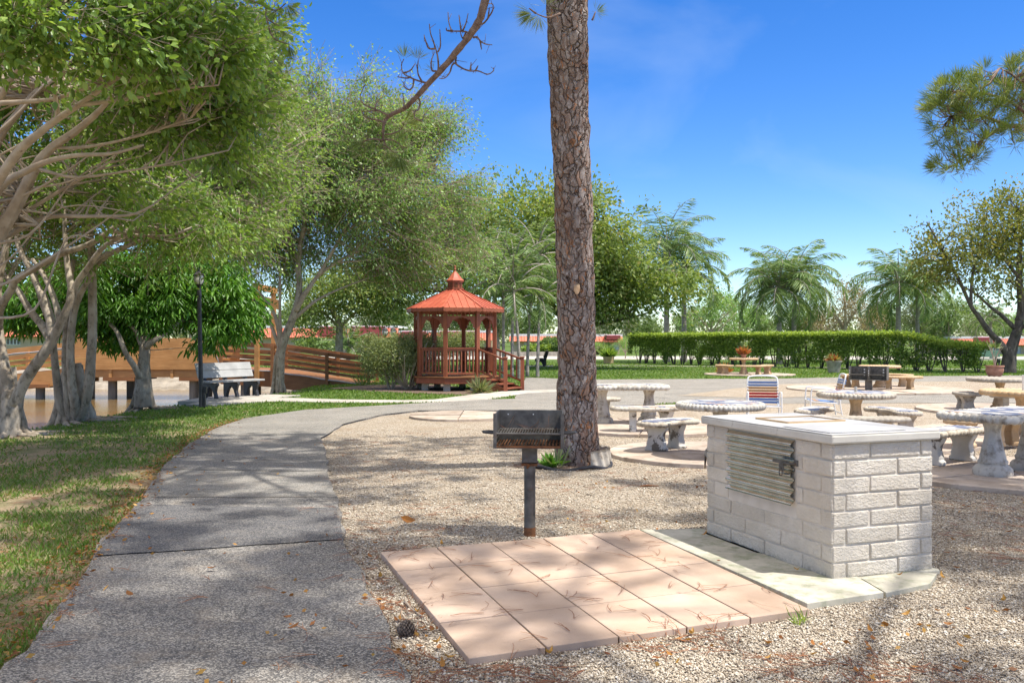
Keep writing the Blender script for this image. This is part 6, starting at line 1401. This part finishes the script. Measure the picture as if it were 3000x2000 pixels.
v = oc[None]*sc[:,None,:]+rg.normal(size=(n,6,3))*(s*.16)[:,None,None]; ca, sa = np.cos(a)[:,None], np.sin(a)[:,None]; v = np.stack([v[:,:,0]*ca-v[:,:,1]*sa, v[:,:,0]*sa+v[:,:,1]*ca, v[:,:,2]],2)
v += np.stack([x,y,.008+s*rg.uniform(0,.7,n)],1)[:,None,:]; ff = (tf[None]+(np.arange(n)*6)[:,None,None]).reshape(-1,3)
o = npmesh('pebbles', v.reshape(-1,3), ff, M['pebble'], None, np.repeat(np.clip(rg.normal(.55,.22,n),0,1), 8)); tag(o, 'loose tan and grey pebbles of the gravel', 'gravel', kind='stuff')
def top(x, y):
    z = np.where(pip(x,y,GRAVEL), .013, gz(x,y)+.012); z = np.where(pip(x,y,PATH), .045, z)
    for e in (PINK, WHITE): z = np.where(pip(x,y,[tuple(p) for p in e]), .048, z)
    return z
bq = [Vector((1.98,5.52))+Matrix.Rotation(R(20),2)@Vector(p) for p in ((-.05,-.05),(.84,-.05),(.84,1.47),(-.05,1.47))]; BQ = [tuple(p) for p in bq]
def strips(name, x, y, ln, wd, mt, lab, cat, per=3, lift=.0):
    """needle bundles lying on the ground: per curved strips from one point"""
    ok = ~pip(x,y,BQ); x, y = x[ok], y[ok]; n = len(x)*per; X = np.repeat(x,per); Y_ = np.repeat(y,per); a = np.repeat(rg.uniform(0,6.28,len(x)),per)+rg.normal(size=n)*.22; l = ln*rg.uniform(.6,1.1,n); b = rg.normal(size=n)*.35; V_ = []
    for t in (0,.33,.66,1.0):
        aa = a+b*t; px_ = X+np.cos(aa)*l*t; py_ = Y_+np.sin(aa)*l*t; zz_ = top(px_,py_)+.003+lift*t*(1-t)*rg.random(n); w2 = wd*(1-.5*t)/2
        V_ += [np.stack([px_-np.sin(aa)*w2, py_+np.cos(aa)*w2, zz_],1), np.stack([px_+np.sin(aa)*w2, py_-np.cos(aa)*w2, zz_+.001],1)]
    V_ = np.stack(V_,1); q = np.array([(0,1,3,2),(2,3,5,4),(4,5,7,6)])
    o = npmesh(name, V_.reshape(-1,3), (q[None]+(np.arange(n)*8)[:,None,None]).reshape(-1,4), M[mt], None, np.repeat(rg.random(n),3)); tag(o, lab, cat, kind='stuff'); return o
x, y = sample(7000, 3.2, 18, 1.7, rg); kz = vnoise(np.stack([x*1.3,y*1.3,0*x+9],1)); k = (kz > .47) & ~pip(x,y,[tuple(p) for p in PINK]) & (~pip(x,y,PATH) | (rg.random(len(x)) < .10)); strips('needle_litter', x[k], y[k], .17, .0035, 'needle_dry', 'scattered fallen brown pine needles', 'pine needles', 3)
uv = rg.random((95,2)); q = [lerp2(PINK,a,b) for a,b in uv]; strips('paving_needles', np.array([p[0] for p in q]), np.array([p[1] for p in q]), .20, .0042, 'needle_dry', 'brown pine needles strewn over the pink paving', 'pine needles', 2, .03)
# needles caught on the grill
C = np.array([[gl.x+rnd.uniform(-.2,.2), gl.y+rnd.uniform(-.12,.12), .825] for k in range(26)]); D = rg.normal(size=(26,3))*np.array([1,1,.25]); D[:4,2] += 1.2
o = leafmesh('grill_needles', C, D, .14, .0035, M['needle_dry'], None, rg.random(26)); tag(o, 'rusty pine needles caught on the cooking grate of the pedestal grill', 'pine needles', kind='stuff')
# litter along the path edge
pl = [Vector(p) for p in PATH_L[:12]]; xs_, ys_ = [], []
for a, b in zip(pl[:-1], pl[1:]):
    for k in range(int((b-a).length*60)): p = a.lerp(b, rnd.random())+Vector((rnd.gauss(-.09,.10), rnd.gauss(0,.05))); xs_.append(p.x); ys_.append(p.y)
xs_, ys_ = np.array(xs_), np.array(ys_); strips('edge_needles', xs_, ys_, .15, .0035, 'needle_dry', 'pine needles drifted along the path edge', 'pine needles', 2, .02)
def curled(n, L_, W_, rg): 
    C = np.zeros((n,3)); return C
def leaf_mb(l, w, curl):
    m = MB(); pr = [(0,0),(.25,.75),(.5,1),(.75,.7),(1,0)]; vs = []
    for t, q in pr:
        zc = curl*l*(4*(t-.5)**2)*.5; vs += [((t-.5)*l, -q*w/2, zc+curl*w*.5*q), ((t-.5)*l, 0, zc), ((t-.5)*l, q*w/2, zc+curl*w*.4*q)]
    m.add(vs, [(3*i+j,3*i+3+j,3*i+4+j,3*i+1+j) for i in range(4) for j in (0,1)]); return m
lm = []
for i in range(5):
    o = leaf_mb(.062+.012*i, .032+.004*(i%3), .25+.13*i); me = bpy.data.meshes.new('fallen_leaf'); me.from_pydata(o.v, [], o.f); me.materials.append(M['leaf_dry'])
    at = me.attributes.new('var','FLOAT','FACE'); at.data.foreach_set('value', [i/4.5]*len(me.polygons)); lm.append(me)
# far smaller leaves: one mass of litter
x, y = sample(900, 3.2, 13, 1.6, rg); kz = vnoise(np.stack([x*1.1,y*1.1,0*x+2],1)); k = (kz > .45) & ~pip(x,y,BQ) & ~pip(x,y,[tuple(p) for p in PINK]); x, y = x[k], y[k]
x = np.concatenate([x, xs_]); y = np.concatenate([y, ys_]); D = rg.normal(size=(len(x),3))*np.array([1,1,.25]); o = leafmesh('leaf_litter', np.stack([x,y,top(x,y)+.012],1), D, rg.uniform(.03,.055,len(x)), rg.uniform(.014,.024,len(x)), M['leaf_dry'], None, rg.random(len(x)), fold=.25, rg=rg); tag(o, 'small brown and orange leaf litter scattered on the ground', 'leaf litter', kind='stuff')
for i in range(70):
    while True:
        if i < 26: px, py = rnd.uniform(1030,1380), rnd.uniform(1600,1990)
        else: px, py = rnd.uniform(1000,2990), rnd.uniform(1560,1990)
        p = G(px,py); xa, ya = np.array([p.x]), np.array([p.y])
        if not pip(xa,ya,PATH)[0] and not pip(xa,ya,BQ)[0] and not pip(xa,ya,[tuple(q) for q in PINK])[0]: break
    o = bpy.data.objects.new('fallen_leaf', lm[i%5]); COL.objects.link(o); o.location = (p.x,p.y,float(top(xa,ya)[0])+.012); o.rotation_euler = (rnd.uniform(-.4,.4),rnd.uniform(-.4,.4),rnd.uniform(0,6.28)); sc = rnd.uniform(.45,.85); o.scale = (sc,)*3
    tag(o, 'curled orange brown leaf fallen on the gravel', 'leaf', 'fallen leaves on the gravel')
p = G(1193,1540); o = bpy.data.objects.new('fallen_leaf', lm[2]); COL.objects.link(o); o.location = (p.x,p.y,.05); o.rotation_euler = (1.0,.3,.2); o.scale = (1.5,)*3; tag(o, 'largest brown leaf standing on edge on the gravel beside the dark path patch', 'leaf', 'fallen leaves on the gravel')
for px, py in ((380,1770),(860,1870),(620,1690),(840,1840)):
    p = G(px,py); o = bpy.data.objects.new('fallen_leaf', lm[1]); COL.objects.link(o); o.location = (p.x,p.y,.058); o.rotation_euler = (.1,.2,rnd.uniform(0,6)); tag(o, 'orange leaf lying alone on the asphalt path', 'leaf', 'fallen leaves on the asphalt path')
# pine cone
p = G(1187,1868); th = thing('pine_cone', 'dark open pine cone lying on the gravel beside the asphalt edge', 'pine cone', (p.x,p.y,.045), R(30)); m = MB(); m2 = MB()
for i in range(120):
    t = (i+.5)/120; a = i*2.39996; r = .036*math.sin(math.pi*(t*.88+.08))**.7; zc = (t-.5)*.085; c = Vector((zc, r*.5*math.cos(a), r*.5*math.sin(a))); d = Vector((.35, math.cos(a), math.sin(a))).normalized(); s_ = d.cross(Vector((1,0,0))).normalized(); e = c+d*r*.85
    m.add([c-s_*.004, c+s_*.004, e+s_*.0085, e-s_*.0085, e+Vector((.004,0,0))+d*.003], [(0,1,2,3),(3,2,4)])
m.tube([(-.04,0,0),(.035,0,0)],[.014,.006],8); m.build('scales', mat('cone_scale',(.07,.045,.03),(.24,.19,.15),60,.85), th)
# twig by the paving and a bark chip
m = MB(); q = gp([(1187,1765),(1190,1780),(1205,1792),(1225,1808),(1240,1822)]); m.tube([(a,b,.025+.008*math.sin(i*2)) for i,(a,b) in enumerate(q)], [.006,.006,.005,.004,.002], 6); o = m.build('fallen_twig', M['branch'], None, smooth=True); tag(o, 'bent grey twig lying against the pink paving edge', 'twig')
p = G(1902,1432); m = MB(); m.tube([(p.x-.1,p.y,.03),(p.x-.02,p.y+.01,.035),(p.x+.1,p.y+.005,.03)],[.004,.014,.004],6); o = m.build('bark_piece', M['rust'], None); tag(o, 'loose strip of brown bark on the gravel before the peeling bench', 'bark')
p = G(2340,1832); th = thing('grass_sprig', 'small green weed tuft at the pink paving corner', 'plant', (p.x,p.y,.0)); tuft('blades', (0,0,.01), 26, .11, .008, M['leaf_hedge'], th, 1.1, .6)
p = G(1565,1432); m = MB(); m.prism([(p.x-.05,p.y),(p.x+.02,p.y-.02),(p.x+.05,p.y+.02),(p.x-.02,p.y+.03)], .0, .035); o = m.build('stone', M['flag'], None, bevel=.006); tag(o, 'pale flat stone chip behind the grill post', 'stone')
